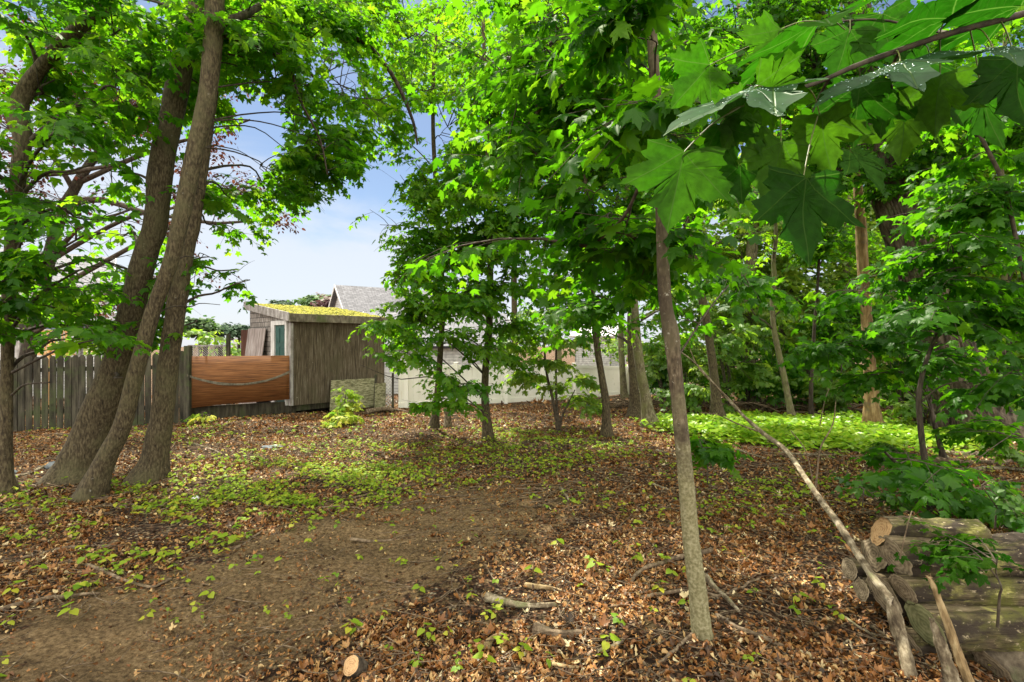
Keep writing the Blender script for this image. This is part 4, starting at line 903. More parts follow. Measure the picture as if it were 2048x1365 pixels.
# copper beech behind them
tree('copper_beech_tree', 'copper beech with dark purple leaves and forked trunk behind the picket fence',
     [(40, 800, 40), (70, 640, 34), (110, 470, 28), (145, 385, 24), (178, 330, 20), (212, 285, 17), (232, 240, 14), (260, 160, 11), (300, 60, 9)], 12.5,
     [(180, 150, 12, 170, 120), (330, 200, 12, 160, 140), (120, 400, 12, 130, 110), (260, 420, 12, 140, 90), (470, 180, 12, 80, 70), (500, 240, 12.5, 45, 60), (440, 390, 12, 110, 70, dict(lai=.9)), (530, 440, 11.5, 60, 45, dict(lai=1.1)), (20, 260, 12, 140, 160), (200, 600, 12, 130, 50, dict(lai=.8)), (380, 560, 11.5, 70, 50, dict(lai=.7))],
     leaf='purple', bark='bark_dark', cr_kw=dict(leaf=.105, lod='oval', droop=.4, spray=(.4, .8), nodes=6, clump=.9, clump_thr=-.35, nper=8), bl_kw=dict(lai=.9, limb_r=.07), rough=.05,
     extra=[[(125, 410, 16, 12.5), (200, 400, 13, 12.3), (290, 425, 9, 12), (380, 440, 6, 12)], [(60, 350, 12, 12), (140, 345, 10, 12), (230, 330, 6, 12)]])

# ---------------------------------------------------------------- middle saplings and trees
tree('maple_tree', 'slender upright maple in mid clearing with low sweeping boughs to its left',
     [(976, 880, 24), (974, 850, 18), (970, 800, 15), (971, 740, 14), (977, 680, 13), (980, 620, 13), (981, 560, 12), (980, 500, 11.5), (979, 420, 11), (976, 330, 10), (974, 250, 9), (970, 150, 8), (965, 0, 7)], 8.1,
     [(860, 590, 7.6, 110, 55), (800, 620, 7.3, 65, 40), (880, 690, 7.4, 85, 45), (770, 715, 6.9, 75, 24, dict(lai=2.2)), (900, 770, 7.1, 70, 35, dict(lai=1.6)), (880, 480, 7.8, 120, 80), (930, 600, 7.6, 110, 70), (940, 430, 7.8, 110, 90), (1000, 500, 7.9, 70, 60), (790, 560, 7.4, 60, 60), (770, 650, 7.2, 60, 45), (760, 450, 8, 50, 50), (820, 500, 8, 80, 60), (720, 730, 6.9, 45, 18), (860, 800, 7.1, 50, 30), (850, 360, 8, 80, 70), (1010, 560, 7.7, 80, 55), (1030, 640, 7.7, 45, 28), (820, 400, 8, 75, 70), (930, 330, 8, 110, 80), (1040, 430, 7.8, 80, 80), (985, 130, 8, 150, 120, dict(lai=1.3)), (820, 180, 8.6, 130, 120), (1010, 260, 8.6, 110, 90), (700, 40, 9.0, 120, 80), (1000, 700, 7.6, 45, 35)],
     cr_kw=dict(K_mid, leaf=.108, tint=(.7, .25)), bl_kw=dict(lai=1.25, limb_r=.013), rough=.04, top=2)
tree('maple_tree', 'thin curved maple sapling in mid clearing whose stem bows to the right at the foot',
     [(1214, 870, 24), (1213, 840, 17), (1211, 800, 15), (1203, 750, 14), (1195, 700, 13), (1188, 640, 12), (1184, 580, 11), (1180, 520, 10), (1175, 440, 9), (1170, 350, 8), (1165, 220, 7), (1158, 60, 6)], 8.4,
     [(1180, 590, 6.6, 85, 45), (1130, 540, 7, 60, 40), (1230, 520, 6.8, 90, 60), (1120, 430, 7.6, 90, 80), (1230, 400, 7.6, 110, 90), (1110, 250, 8, 130, 110), (1250, 220, 8, 120, 110), (1240, 640, 7.8, 50, 30, dict(lai=1.2)), (1150, 90, 8, 160, 90), (1090, 20, 9, 160, 90), (1220, 320, 9, 110, 80), (1060, 340, 9, 80, 60)],
     cr_kw=dict(K_mid, leaf=.10, tint=(.55, .28)), bl_kw=dict(lai=1.5, limb_r=.012), rough=.04, top=2)
tree('maple_tree', 'pale smooth grey trunk standing just left of the green ground cover',
     [(1300, 852, 38), (1296, 830, 26), (1290, 790, 20), (1281, 740, 19), (1274, 690, 19), (1268, 620, 19), (1264, 560, 18), (1256, 450, 16), (1248, 330, 15), (1240, 200, 14), (1232, 60, 12)], 9.7,
     [(1330, 620, 9.4, 60, 60), (1230, 300, 10, 150, 130), (1310, 450, 9.8, 110, 90), (1190, 120, 10, 150, 120), (1370, 200, 10, 150, 140)],
     bark='bark_lit', cr_kw=dict(K_mid), bl_kw=dict(lai=1.5, limb_r=.03), rough=.04)
tree('maple_tree', 'brown trunk close behind and left of the pale smooth grey trunk',
     [(1272, 822, 30), (1270, 800, 20), (1266, 750, 16), (1262, 700, 15), (1262, 620, 14), (1268, 520, 13), (1275, 350, 12), (1290, 150, 10)], 11.2,
     [(1265, 590, 11.2, 80, 40), (1330, 380, 11.5, 120, 110), (1220, 200, 12, 130, 120), (1205, 660, 11.6, 40, 25, dict(lai=1))],
     cr_kw=dict(K_mid, lod='mid'), bl_kw=dict(lai=1.4, limb_r=.035), rough=.05)
tree('maple_tree', 'small tree half hidden by leaves with its short trunk foot beside the broken stump',
     [(870, 838, 17), (872, 820, 13), (877, 760, 12), (882, 680, 12), (886, 600, 11), (880, 500, 10), (872, 380, 9), (866, 250, 8), (868, 120, 7)], 8.9,
     [(860, 540, 8.8, 80, 60), (840, 660, 8.7, 60, 45), (850, 450, 9, 90, 60), (800, 350, 9.2, 70, 60), (930, 400, 9.3, 90, 80), (900, 250, 9.4, 130, 90), (800, 60, 9.4, 190, 110, dict(lai=1.2)), (750, 250, 9.0, 100, 100, dict(lai=1.2))],
     cr_kw=dict(K_mid, tint=(.6, .28)), bl_kw=dict(lai=.85, limb_r=.012), rough=.05)
# bright little sapling with several stems
s = [stem(p_, 8.9, n=24, sides=7, rough=.03, top=None) for p_ in ([(1116, 855, 8), (1106, 800, 6), (1094, 750, 5), (1088, 690, 4), (1084, 640, 3)], [(1118, 855, 7), (1113, 800, 5), (1112, 740, 4.5), (1112, 680, 3.5), (1108, 620, 2.5)], [(1119, 855, 5), (1126, 830, 4), (1140, 800, 3), (1150, 780, 2)])]
b0 = s[0][0][0]; t = thing('sapling', (b0[0], b0[1], float(ground_h(b0[0], b0[1]))), 'bright yellow green maple sapling with several thin stems in front of the cream fence', 'sapling')
for q in s: trunk_obj(t, q, M['twig'], 'stem')
c = Crown(leaf=.12, lod='mid', droop=.4, spray=(.25, .5), nodes=5, clump=1, clump_thr=-1.2, gaps=False, tint=(.6, .25), nper=6)
for bl in [(1080, 660, 8.9, 70, 28), (1040, 690, 8.8, 30, 20), (1110, 620, 8.9, 50, 30), (1150, 680, 8.9, 40, 25), (1060, 745, 8.8, 45, 14), (1150, 765, 8.8, 50, 22), (1165, 800, 8.8, 25, 14), (1100, 720, 8.9, 40, 15)]: c.blob(s[0][0], *bl, lai=2.6, limb_r=.006, rz=.35)
c.build(t, M['maple_bright'], M['twig'])

# foreground sapling on the right of centre
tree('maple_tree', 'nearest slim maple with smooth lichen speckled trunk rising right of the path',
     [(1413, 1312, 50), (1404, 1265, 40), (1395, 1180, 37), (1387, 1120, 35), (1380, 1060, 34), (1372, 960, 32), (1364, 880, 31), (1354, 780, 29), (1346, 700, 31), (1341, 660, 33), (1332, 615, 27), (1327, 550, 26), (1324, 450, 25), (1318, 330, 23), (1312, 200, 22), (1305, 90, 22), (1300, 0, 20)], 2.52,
     [(1315, 230, 2.25, 60, 60, dict(lai=1.5, rz=.2)), (1290, 40, 2.3, 60, 50, dict(lai=1.4, rz=.2)), (1180, 180, 3.4, 170, 80), (1120, 300, 3.6, 110, 80), (1240, 60, 3.2, 150, 80), (1380, 80, 3.2, 120, 70), (1190, 420, 3.6, 80, 50), (1440, 400, 3.8, 120, 60), (1480, 560, 4.6, 90, 40, dict(lai=.8)), (1000, 140, 4.2, 130, 90, dict(lai=.8)), (900, -250, 3.2, 260, 130, dict(lai=1.8, rz=1.2)), (1180, -240, 2.8, 200, 120, dict(lai=1.5, rz=1.0)), (1220, 600, 4.0, 70, 30, dict(lai=1.0)), (1240, 500, 3.9, 60, 40, dict(lai=1.0))],  # both blobs above the frame are added to shade the near overhanging leaves
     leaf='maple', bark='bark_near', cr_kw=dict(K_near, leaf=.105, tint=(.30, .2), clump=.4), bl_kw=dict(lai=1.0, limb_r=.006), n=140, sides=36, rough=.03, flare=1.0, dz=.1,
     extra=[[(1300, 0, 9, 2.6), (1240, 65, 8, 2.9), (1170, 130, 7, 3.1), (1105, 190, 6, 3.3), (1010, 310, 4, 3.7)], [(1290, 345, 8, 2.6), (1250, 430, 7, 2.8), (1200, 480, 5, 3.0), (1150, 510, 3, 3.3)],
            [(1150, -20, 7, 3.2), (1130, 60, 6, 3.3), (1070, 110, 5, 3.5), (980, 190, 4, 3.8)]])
tree('maple_tree', 'leaning brown trunk in the shrubs right of the nearest slim maple',
     [(1434, 828, 30), (1432, 800, 22), (1428, 750, 18), (1420, 690, 17), (1409, 620, 17), (1398, 570, 16), (1386, 515, 16), (1372, 440, 15), (1360, 330, 13), (1352, 150, 11)], 10.8,
     [(1400, 420, 10.5, 110, 80), (1460, 250, 11, 150, 110), (1370, 640, 10.2, 60, 45, dict(lai=1.2)), (1480, 480, 10.5, 90, 60)],
     cr_kw=dict(K_mid, tint=(.6, .25)), bl_kw=dict(lai=1.5, limb_r=.03), rough=.06)
tree('maple_tree', 'sinuous pale grey stem at the back of the green ground cover',
     [(1582, 830, 17), (1577, 800, 14), (1568, 755, 13), (1556, 700, 12), (1547, 650, 11), (1545, 600, 10), (1549, 560, 10), (1547, 520, 9), (1552, 470, 8), (1545, 380, 8), (1530, 250, 7)], 11,
     [(1540, 470, 10.8, 110, 60), (1600, 340, 11, 120, 90), (1500, 620, 10.8, 60, 35, dict(lai=1)), (1600, 600, 10.6, 70, 40, dict(lai=1.1))],
     bark='bark_lit', cr_kw=dict(K_mid, tint=(.65, .25)), bl_kw=dict(lai=1.4, limb_r=.02), rough=.05)
tree('maple_tree', 'very thin dark stem just right of the sinuous pale grey stem',
     [(1622, 832, 11), (1622, 780, 9), (1625, 720, 8), (1629, 650, 7), (1634, 590, 6), (1638, 520, 6), (1640, 430, 5)], 11.5,
     [(1640, 600, 11.2, 90, 60), (1660, 480, 11.5, 110, 70)],
     bark='bark_dark', cr_kw=dict(K_mid, tint=(.6, .25)), bl_kw=dict(lai=1.5, limb_r=.015), rough=.05, top=1.5)
tree('dead_tree', 'pale orange barkless trunk with snapped grey foot at the back of the ground cover',
     [(1747, 848, 42), (1745, 830, 34), (1743, 800, 31), (1741, 765, 29), (1738, 700, 26), (1732, 620, 24), (1726, 540, 24), (1722, 460, 24), (1716, 380, 20), (1712, 300, 17)], 9.6,
     [(1700, 560, 9.2, 100, 50, dict(lai=1.0)), (1770, 650, 9.2, 110, 50, dict(lai=1.2))],
     bark='bark_pale', cr_kw=dict(K_mid), bl_kw=dict(lai=1.3, limb_r=.02), rough=.08)
# the old furrowed trunk on the right
def furrow(st):
    pr, V, Q, rr = st
    return st
big = stem([(1968, 905, 245), (1958, 885, 205), (1948, 860, 170), (1938, 820, 140), (1922, 770, 122), (1900, 710, 112), (1880, 650, 104), (1855, 580, 96), (1825, 500, 90), (1795, 430, 84), (1770, 370, 78), (1750, 310, 74), (1738, 250, 68), (1725, 150, 62), (1715, 20, 56)], 8.6, n=260, sides=150, rough=.05, top=3, seed=5)
pr, V, Q, rr = big
nrm_ = V.reshape(260, 150, 3)-pr[:, None]; ln_ = np.linalg.norm(nrm_, axis=2, keepdims=True); th_ = np.linspace(0, 2*np.pi, 150, endpoint=False)[None]; hh_ = np.arange(260)[:, None]*.03
wob = .35*np.sin(hh_*1.7+th_*3)+.3*np.sin(hh_*3.9+th_*5+1)
fr = (1-np.abs(np.sin(th_*15+wob*6+np.sin(hh_*2.3)*.8)))**.8*.6+(1-np.abs(np.sin(th_*23+wob*9-hh_*1.3)))*.4
root = np.exp(-hh_/.9)*.22*np.sin(th_*5+1)
V = (pr[:, None]+nrm_*(1-.13*fr[..., None]+root[..., None])).reshape(-1, 3)
b0 = pr[0]; t = thing('old_tree', (b0[0], b0[1], float(ground_h(b0[0], b0[1]))), 'huge old leaning tree with deeply furrowed bark and flared roots on the right', 'tree')
trunk_obj(t, (pr, V, Q), M['bark_old'])
c = Crown(**dict(K_mid, tint=(.3, .2)))
for bl in [(1800, 120, 8.2, 190, 110), (1620, 120, 8.2, 160, 110), (1600, -10, 8.6, 180, 90), (1950, 260, 7.6, 160, 130), (1980, 420, 7, 140, 90), (1660, 330, 8.4, 90, 80), (1850, 330, 8, 120, 70), (2100, 150, 8, 160, 160), (1560, 230, 9, 110, 110), (1450, 60, 9, 150, 100)]: c.blob(pr, *bl, lai=1.4, limb_r=.06)
c.build(t, M['maple'], M['bark_dark'])

# right-hand thin saplings whose boughs fill the right edge
K_right = dict(K_near, leaf=.11, tint=(.25, .2), clump=.45, clump_thr=-.6)
tree('maple_tree', 'thin dark sapling leaning left beside the old furrowed trunk',
     [(1887, 918, 17), (1880, 890, 12), (1868, 845, 11), (1858, 800, 10), (1846, 750, 9), (1832, 705, 8), (1815, 640, 7), (1800, 560, 6)], 6.3,
     [(1760, 590, 5.2, 130, 45), (1850, 520, 5.0, 130, 55), (1700, 660, 5.6, 110, 40), (1640, 700, 6, 60, 24, dict(lai=1.0)), (1830, 700, 5.0, 110, 40), (1770, 745, 5.6, 60, 24, dict(lai=.5))],
     leaf='maple', bark='bark_dark', cr_kw=K_right, bl_kw=dict(lai=1.0, limb_r=.009), rough=.05, top=None)
tree('maple_tree', 'dark multi branched sapling rising behind the log stack',
     [(1868, 1030, 20), (1862, 990, 16), (1853, 940, 15), (1845, 890, 14), (1840, 840, 13), (1838, 790, 12), (1850, 730, 10), (1880, 650, 9), (1910, 560, 7)], 4.6,
     [(1960, 640, 4.2, 120, 60), (2010, 760, 4.2, 100, 60), (1900, 470, 4.2, 120, 60), (2020, 520, 4.2, 120, 80), (1870, 600, 4.3, 110, 50), (2040, 860, 5.4, 60, 50, dict(lai=.6)), (1990, 350, 4.2, 120, 90, dict(lai=.8))],
     leaf='maple', bark='bark_dark', cr_kw=K_right, bl_kw=dict(lai=1.0, limb_r=.009), rough=.05, top=None,
     extra=[[(1862, 1025, 12, 4.55), (1835, 985, 10, 4.5), (1800, 935, 8, 4.4), (1770, 905, 5, 4.3)], [(2048, 560, 7, 3.9), (2010, 380, 8, 3.9), (1970, 290, 7, 3.9), (1935, 215, 5, 3.9), (1960, 160, 3, 3.9)]])
# ---------------------------------------------------------------- trees of the wood behind
bgs = [
 ('tall bright green tree behind the nearest slim maple', 1500, 805, 30, 14.5, [(1480, 520, 15, 120, 90), (1440, 640, 14.5, 100, 60), (1560, 420, 15, 130, 80), (1500, 250, 16, 160, 120)]),
 ('tall bright green tree behind the sinuous pale stem', 1570, 800, 20, 16.5, [(1600, 560, 16, 110, 90), (1540, 680, 15.5, 90, 60), (1640, 400, 17, 130, 100), (1620, 230, 17, 150, 120)]),
 ('bright backlit tree behind the pale orange trunk', 1690, 800, 22, 15.5, [(1680, 620, 15, 100, 70), (1740, 480, 16, 120, 90), (1700, 740, 14.5, 70, 50), (1790, 600, 15, 90, 90), (1740, 300, 17, 140, 120)]),
 ('bright backlit tree beyond the old furrowed trunk', 1830, 800, 22, 15, [(1850, 640, 15, 110, 90), (1820, 760, 14, 80, 50), (1930, 520, 15, 130, 100), (1900, 330, 16, 160, 130)]),
 ('green tree at the far right beyond the old trunk', 2010, 800, 24, 13.5, [(2020, 680, 13, 110, 100), (2060, 500, 13, 150, 130), (2020, 250, 14, 160, 150), (1980, 100, 14, 170, 120)]),
 ('tall trunk with high crown behind the slender mid clearing maple', 1033, 800, 14, 19, [(1030, 330, 18, 120, 80), (1080, 180, 18, 140, 110), (960, 60, 18, 150, 120), (1040, 460, 18, 70, 50)]),
 ('tall thin tree with high crown behind the thin curved sapling', 1246, 800, 13, 18, [(1200, 470, 18, 80, 60), (1250, 330, 18, 110, 90), (1180, 200, 18, 130, 100), (1290, 130, 19, 140, 120)]),
 ('yellow green sunlit tree behind the pale smooth grey trunk', 1335, 795, 18, 16, [(1350, 590, 16, 80, 70), (1390, 470, 16, 110, 90), (1340, 330, 17, 120, 100), (1400, 180, 18, 140, 120), (1340, 700, 15, 60, 45)]),
 ('tall tree with high leaves filling the top of the clearing', 1120, 800, 12, 22, [(1130, 330, 22, 80, 70), (1000, 230, 22, 120, 90), (880, 120, 22, 130, 110), (1290, 250, 22, 120, 110)]),
]
for i, (lab, px, py, w, Z, bl) in enumerate(bgs):
    tree('background_tree', lab, [(px+4, py, w*1.3), (px, py-40, w), (px-4, 640, w*.85), (px+random.uniform(-12, 12), 480, w*.75), (px+random.uniform(-20, 20), 300, w*.6), (px+random.uniform(-25, 25), 100, w*.4)], Z, bl,
         leaf='maple_bright' if i in (0, 2, 3, 7, 1) else 'maple', bark='bark' if i % 2 else 'bark_lit', group='trees of the wood behind the clearing',
         cr_kw=dict(leaf=.15, lod='lo', droop=.4, spray=(.5, .9), nodes=6, clump=1.2, clump_thr=-.35, tint=(.7, .25), twig_r=.004), bl_kw=dict(lai=1.0, limb_r=.05), rough=.05, n=40, sides=12)
# understorey shrubs in the shade at the back right
shr = [('tall bright shrub screen between leaning brown trunk and sinuous stem', 1500, 620, 13.6, 80, 80), ('tall bright shrub screen right of the very thin dark stem', 1680, 640, 13.8, 80, 80), ('tall bright shrub left of the leaning brown trunk', 1375, 600, 13.4, 60, 80), ('tall bright shrub behind the pale orange trunk', 1790, 660, 13.6, 80, 80), ('dense green shrub under the trees right of the nearest slim maple', 1385, 790, 11.6, 55, 45), ('dense green shrub with drooping leaf layers beside the leaning brown trunk', 1460, 720, 12.2, 70, 90), ('dark shaded shrub left of the sinuous pale stem', 1530, 740, 13, 60, 80),
       ('dark shaded shrub behind the thin dark stem', 1605, 740, 13.2, 60, 80), ('leafy shrub left of the pale orange trunk', 1680, 755, 12, 60, 70), ('leafy shrub right of the pale orange trunk', 1800, 770, 11, 60, 60), ('bright low shrub beside the flared old roots', 1850, 820, 9.4, 50, 40), ('shaded shrub on the far right edge', 2010, 800, 9.4, 70, 70), ('tall shrub filling the gap above the brush heap', 1330, 700, 12.8, 50, 70)]
for lab, px, py, Z, rx, ry in shr:
    g = G(px, 700+ (float(EYE-ground_h((px-1024)/FPX*Z, Z))*FPX/Z)-17.5) if False else Vector(((px-1024)/FPX*Z, Z, float(ground_h((px-1024)/FPX*Z, Z))))
    t = thing('shrub', g, lab, 'shrub', 'shrubs of the shaded understorey')
    base = np.array([[g.x, g.y, g.z+k] for k in (0, .2, .5, .9, 1.4)]) + np.array([[0, 0, 0]]*5)
    c = Crown(leaf=.14, lod='mid', droop=.5, spray=(.35, .65), nodes=6, clump=.7, clump_thr=-.8, gaps=False, tint=(.4, .3), nper=8)
    for k in range(5):
        e = g+Vector((random.uniform(-.7, .7)*rx/60, random.uniform(-.5, .5), random.uniform(.8, 1.8)*ry/70)); pts = cr([tuple(g+Vector((random.uniform(-.1, .1), random.uniform(-.1, .1), -.05))), tuple((g+e)/2+Vector((0, 0, .15))), tuple(e)], 10)
        c.tubes(pts[None], np.linspace(.018, .006, 10)[None], 6)
    c.blob(base, px, py, Z, rx, ry, lai=1.7, limb_r=.02)
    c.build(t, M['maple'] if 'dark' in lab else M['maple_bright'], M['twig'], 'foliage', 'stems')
# bushes along the vinyl fence and at the picket fence
def bush(lab, px, py, Z, rx, ry, leaf='dark_leaf', size=.1, lai=2.2, name='bush', tpl='oval', gz=None):
    x = (px-1024)/FPX*Z; g = Vector((x, Z, float(ground_h(x, Z)))) ; t = thing(name, g, lab, name.replace('_', ' '))
    c = Crown(leaf=size, lod=tpl, droop=.4, spray=(.2, .4) if Z < 15 else (.6, 1.2), nodes=5, clump=.6, clump_thr=-1.2, gaps=False, tint=(.5, .25), nper=6)
    c.blob(np.array([[g.x, g.y, g.z+k*.15] for k in range(6)]), px, py, Z, rx, ry, lai=lai, limb_r=.012, rz=rx*Z/FPX)
    c.build(t, M[leaf], M['twig'], 'foliage', 'stems'); return t
bush('dark green rounded bush at the foot of the cream fence', 940, 778, 13.2, 24, 32)
bush('low leafy seedling clump at the foot of the left cluster by the orange plywood', 405, 828, 10.2, 30, 14, 'seedling', .10, 1.1, 'young_shrub', 'mid')
bush('small lime leaved shoot in front of the mossy peeling board', 690, 798, 10.3, 12, 26, 'seedling', .11, .55, 'young_shrub', 'mid')
bush('tiny yellow leaved shoot below the lime leaved one', 687, 832, 9.6, 16, 9, 'seedling', .11, .8, 'young_shrub', 'mid')
bush('sunlit hedge beyond the picket fence below the brick wall', 195, 682, 17, 45, 22, 'maple_bright', .14, 2.0, 'hedge', 'lo')
bush('vivid yellow green bush beyond the lattice topped fence', 408, 668, 18, 34, 22, 'maple_bright', .14, 2.0, tpl='lo')
bush('yellow green bush between the lattice post and the brown board', 478, 695, 16, 14, 16, 'maple_bright', .13, 2.0, tpl='lo')
bush('leafy bush low behind the picket fence at its left end', 55, 640, 14, 60, 40, 'maple_bright', .12, 1.2, tpl='mid')
def far_tree(lab, px, py, Z, rx, ry, leaf, size, name='distant_tree'):
    x = (px-1024)/FPX*Z; gz = float(ground_h(x, Z)); g = Vector((x, Z, gz)); t = thing(name, g, lab, 'tree', 'distant trees on the skyline')
    cz = P(px, py, Z).z; pts = np.array([[x, Z, gz+(cz-gz)*k/7] for k in range(8)]); V, Q = tube_np(pts, np.linspace(.25, .1, 8), 8)
    link('trunk', raw_mesh('trunk', V, Q), M['bark_dark'], t)
    c = Crown(leaf=size, lod='lo', droop=.4, spray=(.8, 1.6), nodes=6, clump=2, clump_thr=-.7, gaps=False, tint=(.5, .3), nper=8, twig_r=.01, pet=.2)
    for k in range(5):
        c.blob(pts, px+random.uniform(-.5, .5)*rx, py+random.uniform(-.45, .5)*ry, Z+random.uniform(-2, 2), rx*.6, ry*.6, lai=.42, limb_r=.1)
    c.build(t, M[leaf], M['bark_dark'])
bush('light green bushes beyond the right end of the cream fence', 1262, 690, 25, 60, 24, 'maple_bright', .16, 1.6, tpl='lo')
far_tree('round green tree on the skyline above the mossy shed roof', 640, 600, 48, 34, 24, 'far_leaf', .42)
far_tree('small purple tree between the round green tree and the white gable', 668, 606, 44, 22, 12, 'far_purple', .36)
far_tree('small dark flat topped tree just above the left end of the shed roof', 560, 607, 60, 20, 8, 'conifer', .36)
far_tree('hazy green tree above the vivid bush beyond the lattice', 400, 645, 48, 26, 22, 'far_leaf', .42)
far_tree('brownish hazy tree between the hazy green tree and the white cottage', 432, 652, 52, 24, 16, 'conifer', .42)
far_tree('dark spreading conifer left of the shed roof on the skyline', 478, 655, 58, 26, 10, 'conifer', .42)
far_tree('pale pointed tree seen between centre leaves above the house roof', 1012, 640, 42, 12, 22, 'far_leaf', .38)

def far_wood():
    c = Crown(leaf=.26, lod='lo', droop=.4, spray=(.6, 1.2), nodes=6, clump=1.6, clump_thr=-.7, gaps=True, tint=(.5, .3), nper=9, twig_r=.006, pet=.12)
    for (px, py, Z, rx, ry) in [(1380, 700, 24, 90, 90), (1500, 600, 26, 120, 110), (1650, 680, 25, 120, 110), (1800, 560, 27, 140, 130), (1900, 720, 24, 120, 90), (2050, 600, 25, 150, 150), (2250, 700, 24, 160, 130), (1600, 420, 30, 160, 120), (1850, 380, 30, 180, 130), (1450, 380, 30, 120, 120), (1560, 780, 22, 110, 50), (1740, 790, 22, 110, 50), (1960, 790, 21, 130, 60)]:
        c.blob(None, px, py, Z, rx, ry, lai=.7*.26/.11*.5, limb=False)
    V, Q = np.concatenate(c.Vt), np.concatenate(c.Qt); Pp, D, N, S, T = map(np.concatenate, (c.P, c.D, c.N, c.S, c.T)); V, Fc, Ti, U_ = blades(Pp, D, N, S, T, TPL['lo'])
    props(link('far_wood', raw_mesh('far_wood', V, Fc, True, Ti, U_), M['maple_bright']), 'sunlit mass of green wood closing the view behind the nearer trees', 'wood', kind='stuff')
far_wood()

def undergrowth():
    c = Crown(leaf=.17, lod='mid', droop=.5, spray=(.4, .8), nodes=5, clump=.9, clump_thr=-.8, gaps=False, tint=(.35, .3), nper=8, twig_r=.004)
    for (px, py, Z, rx, ry) in [(1350, 755, 15.5, 60, 55), (1440, 760, 15, 60, 50), (1540, 745, 16, 70, 65), (1640, 745, 16, 70, 65), (1720, 765, 15, 60, 50), (1800, 750, 15, 70, 60), (1890, 760, 14, 70, 60), (1990, 740, 14, 80, 80), (2100, 740, 13, 90, 90), (2250, 740, 13, 110, 90)]:
        c.blob(None, px, py, Z, rx, ry, lai=1.0, limb=False, rz=1.2)
    V, Q = np.concatenate(c.Vt), np.concatenate(c.Qt); Pp, D, N, S, T = map(np.concatenate, (c.P, c.D, c.N, c.S, c.T)); V, Fc, Ti, U_ = blades(Pp, D, N, S, T, TPL['mid'])
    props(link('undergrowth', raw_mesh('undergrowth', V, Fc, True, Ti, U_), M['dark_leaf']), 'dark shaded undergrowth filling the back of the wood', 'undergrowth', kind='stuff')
undergrowth()
# ---------------------------------------------------------------- the maple branch hanging close to the lens
M['wet_leaf'] = leaf_mat('wet_maple_leaf', [(0, (.018, .055, .018)), (1, (.03, .08, .025))], [(0, (.02, .08, .01)), (1, (.04, .12, .012))], .35, .03, .45, veins=True)
m_, n_, l_ = mat('water_drop'); gl_ = n_.new('ShaderNodeBsdfPrincipled'); gl_.inputs['Base Color'].default_value = (.16, .26, .20, 1); gl_.inputs['Roughness'].default_value = .15; gl_.inputs['Specular IOR Level'].default_value = .5
oo_ = n_.new('ShaderNodeOutputMaterial'); l_.new(gl_.outputs[0], oo_.inputs[0]); M['drop'] = m_
m_, n_, l_ = mat('leaf_stalk'); gl_ = n_.new('ShaderNodeBsdfPrincipled'); gl_.inputs['Base Color'].default_value = (.12, .13, .03, 1); gl_.inputs['Roughness'].default_value = .5
oo_ = n_.new('ShaderNodeOutputMaterial'); l_.new(gl_.outputs[0], oo_.inputs[0]); M['stalk'] = m_
def big_template(cup, droop, fold, seed, rings=5):
    r = random.Random(seed); half = HI; pts = list(half)+[(-x, y) for x, y in reversed(half[1:-1])]
    # extra points between the outline's corners, a little wavy
    o = []
    for i, (x, y) in enumerate(pts):
        x2, y2 = pts[(i+1) % len(pts)]
        o.append((x+r.uniform(-.02, .02), y+r.uniform(-.02, .02)))
        for f in (.33, .66): o.append((x+(x2-x)*f+r.uniform(-.012, .012), y+(y2-y)*f+r.uniform(-.012, .012)))
    c = (0, .22); K = len(o); V = [c]; Fc = []
    for k in range(1, rings+1): V += [(c[0]+(x-c[0])*k/rings, c[1]+(y-c[1])*k/rings) for x, y in o]
    for j in range(K): Fc.append((0, 1+(j+1) % K, 1+j))
    for k in range(rings-1):
        for j in range(K):
            a = 1+k*K; b_ = a+K; Fc += [(a+j, a+(j+1) % K, b_+(j+1) % K), (a+j, b_+(j+1) % K, b_+j)]
    out = []
    for x, y in V:
        rr = math.hypot(x, y); an = math.atan2(x, y); q = an/.87; ve = abs(q-round(q))*2      # 0 on a main vein
        z = -cup*abs(x)**1.7-droop*max(0, y)**2+fold*abs(x)+.10*rr*ve-.03+.025*math.sin(x*9+seed)*math.cos(y*7)
        out.append((x, y, z))
    return np.array(out), np.array(Fc)
lb = thing('overhanging_maple_branch', P(2080, 30, 1.15), 'close overhanging maple branch with very large leaves, some wet with drops', 'branch')
bpts = [P(2150, 5, 1.15), P(2040, 30, 1.15), P(1904, 66, 1.12), P(1800, 100, 1.12), P(1717, 130, 1.1), P(1660, 155, 1.1), P(1606, 176, 1.08), P(1540, 198, 1.08), P(1490, 212, 1.06)]
pr = cr([tuple(p) for p in bpts], 60); V, Q = tube_np(pr, np.linspace(.0085, .0028, 60), 12, .06)
link('stem', raw_mesh('stem', V, Q), M['twig'], lb)
side_st = [[P(1904, 66, 1.12), P(1850, 60, 1.2), P(1760, 40, 1.25), P(1650, 45, 1.25)], [P(1800, 100, 1.12), P(1780, 150, 1.2), P(1790, 200, 1.3), P(1800, 240, 1.4)], [P(1660, 155, 1.1), P(1640, 190, 1.15), P(1625, 225, 1.15)]]
for q in side_st:
    pr = cr([tuple(p) for p in q], 24); V, Q = tube_np(pr, np.linspace(.004, .002, 24), 8, .05); link('side_twig', raw_mesh('side_twig', V, Q), M['twig'], lb)
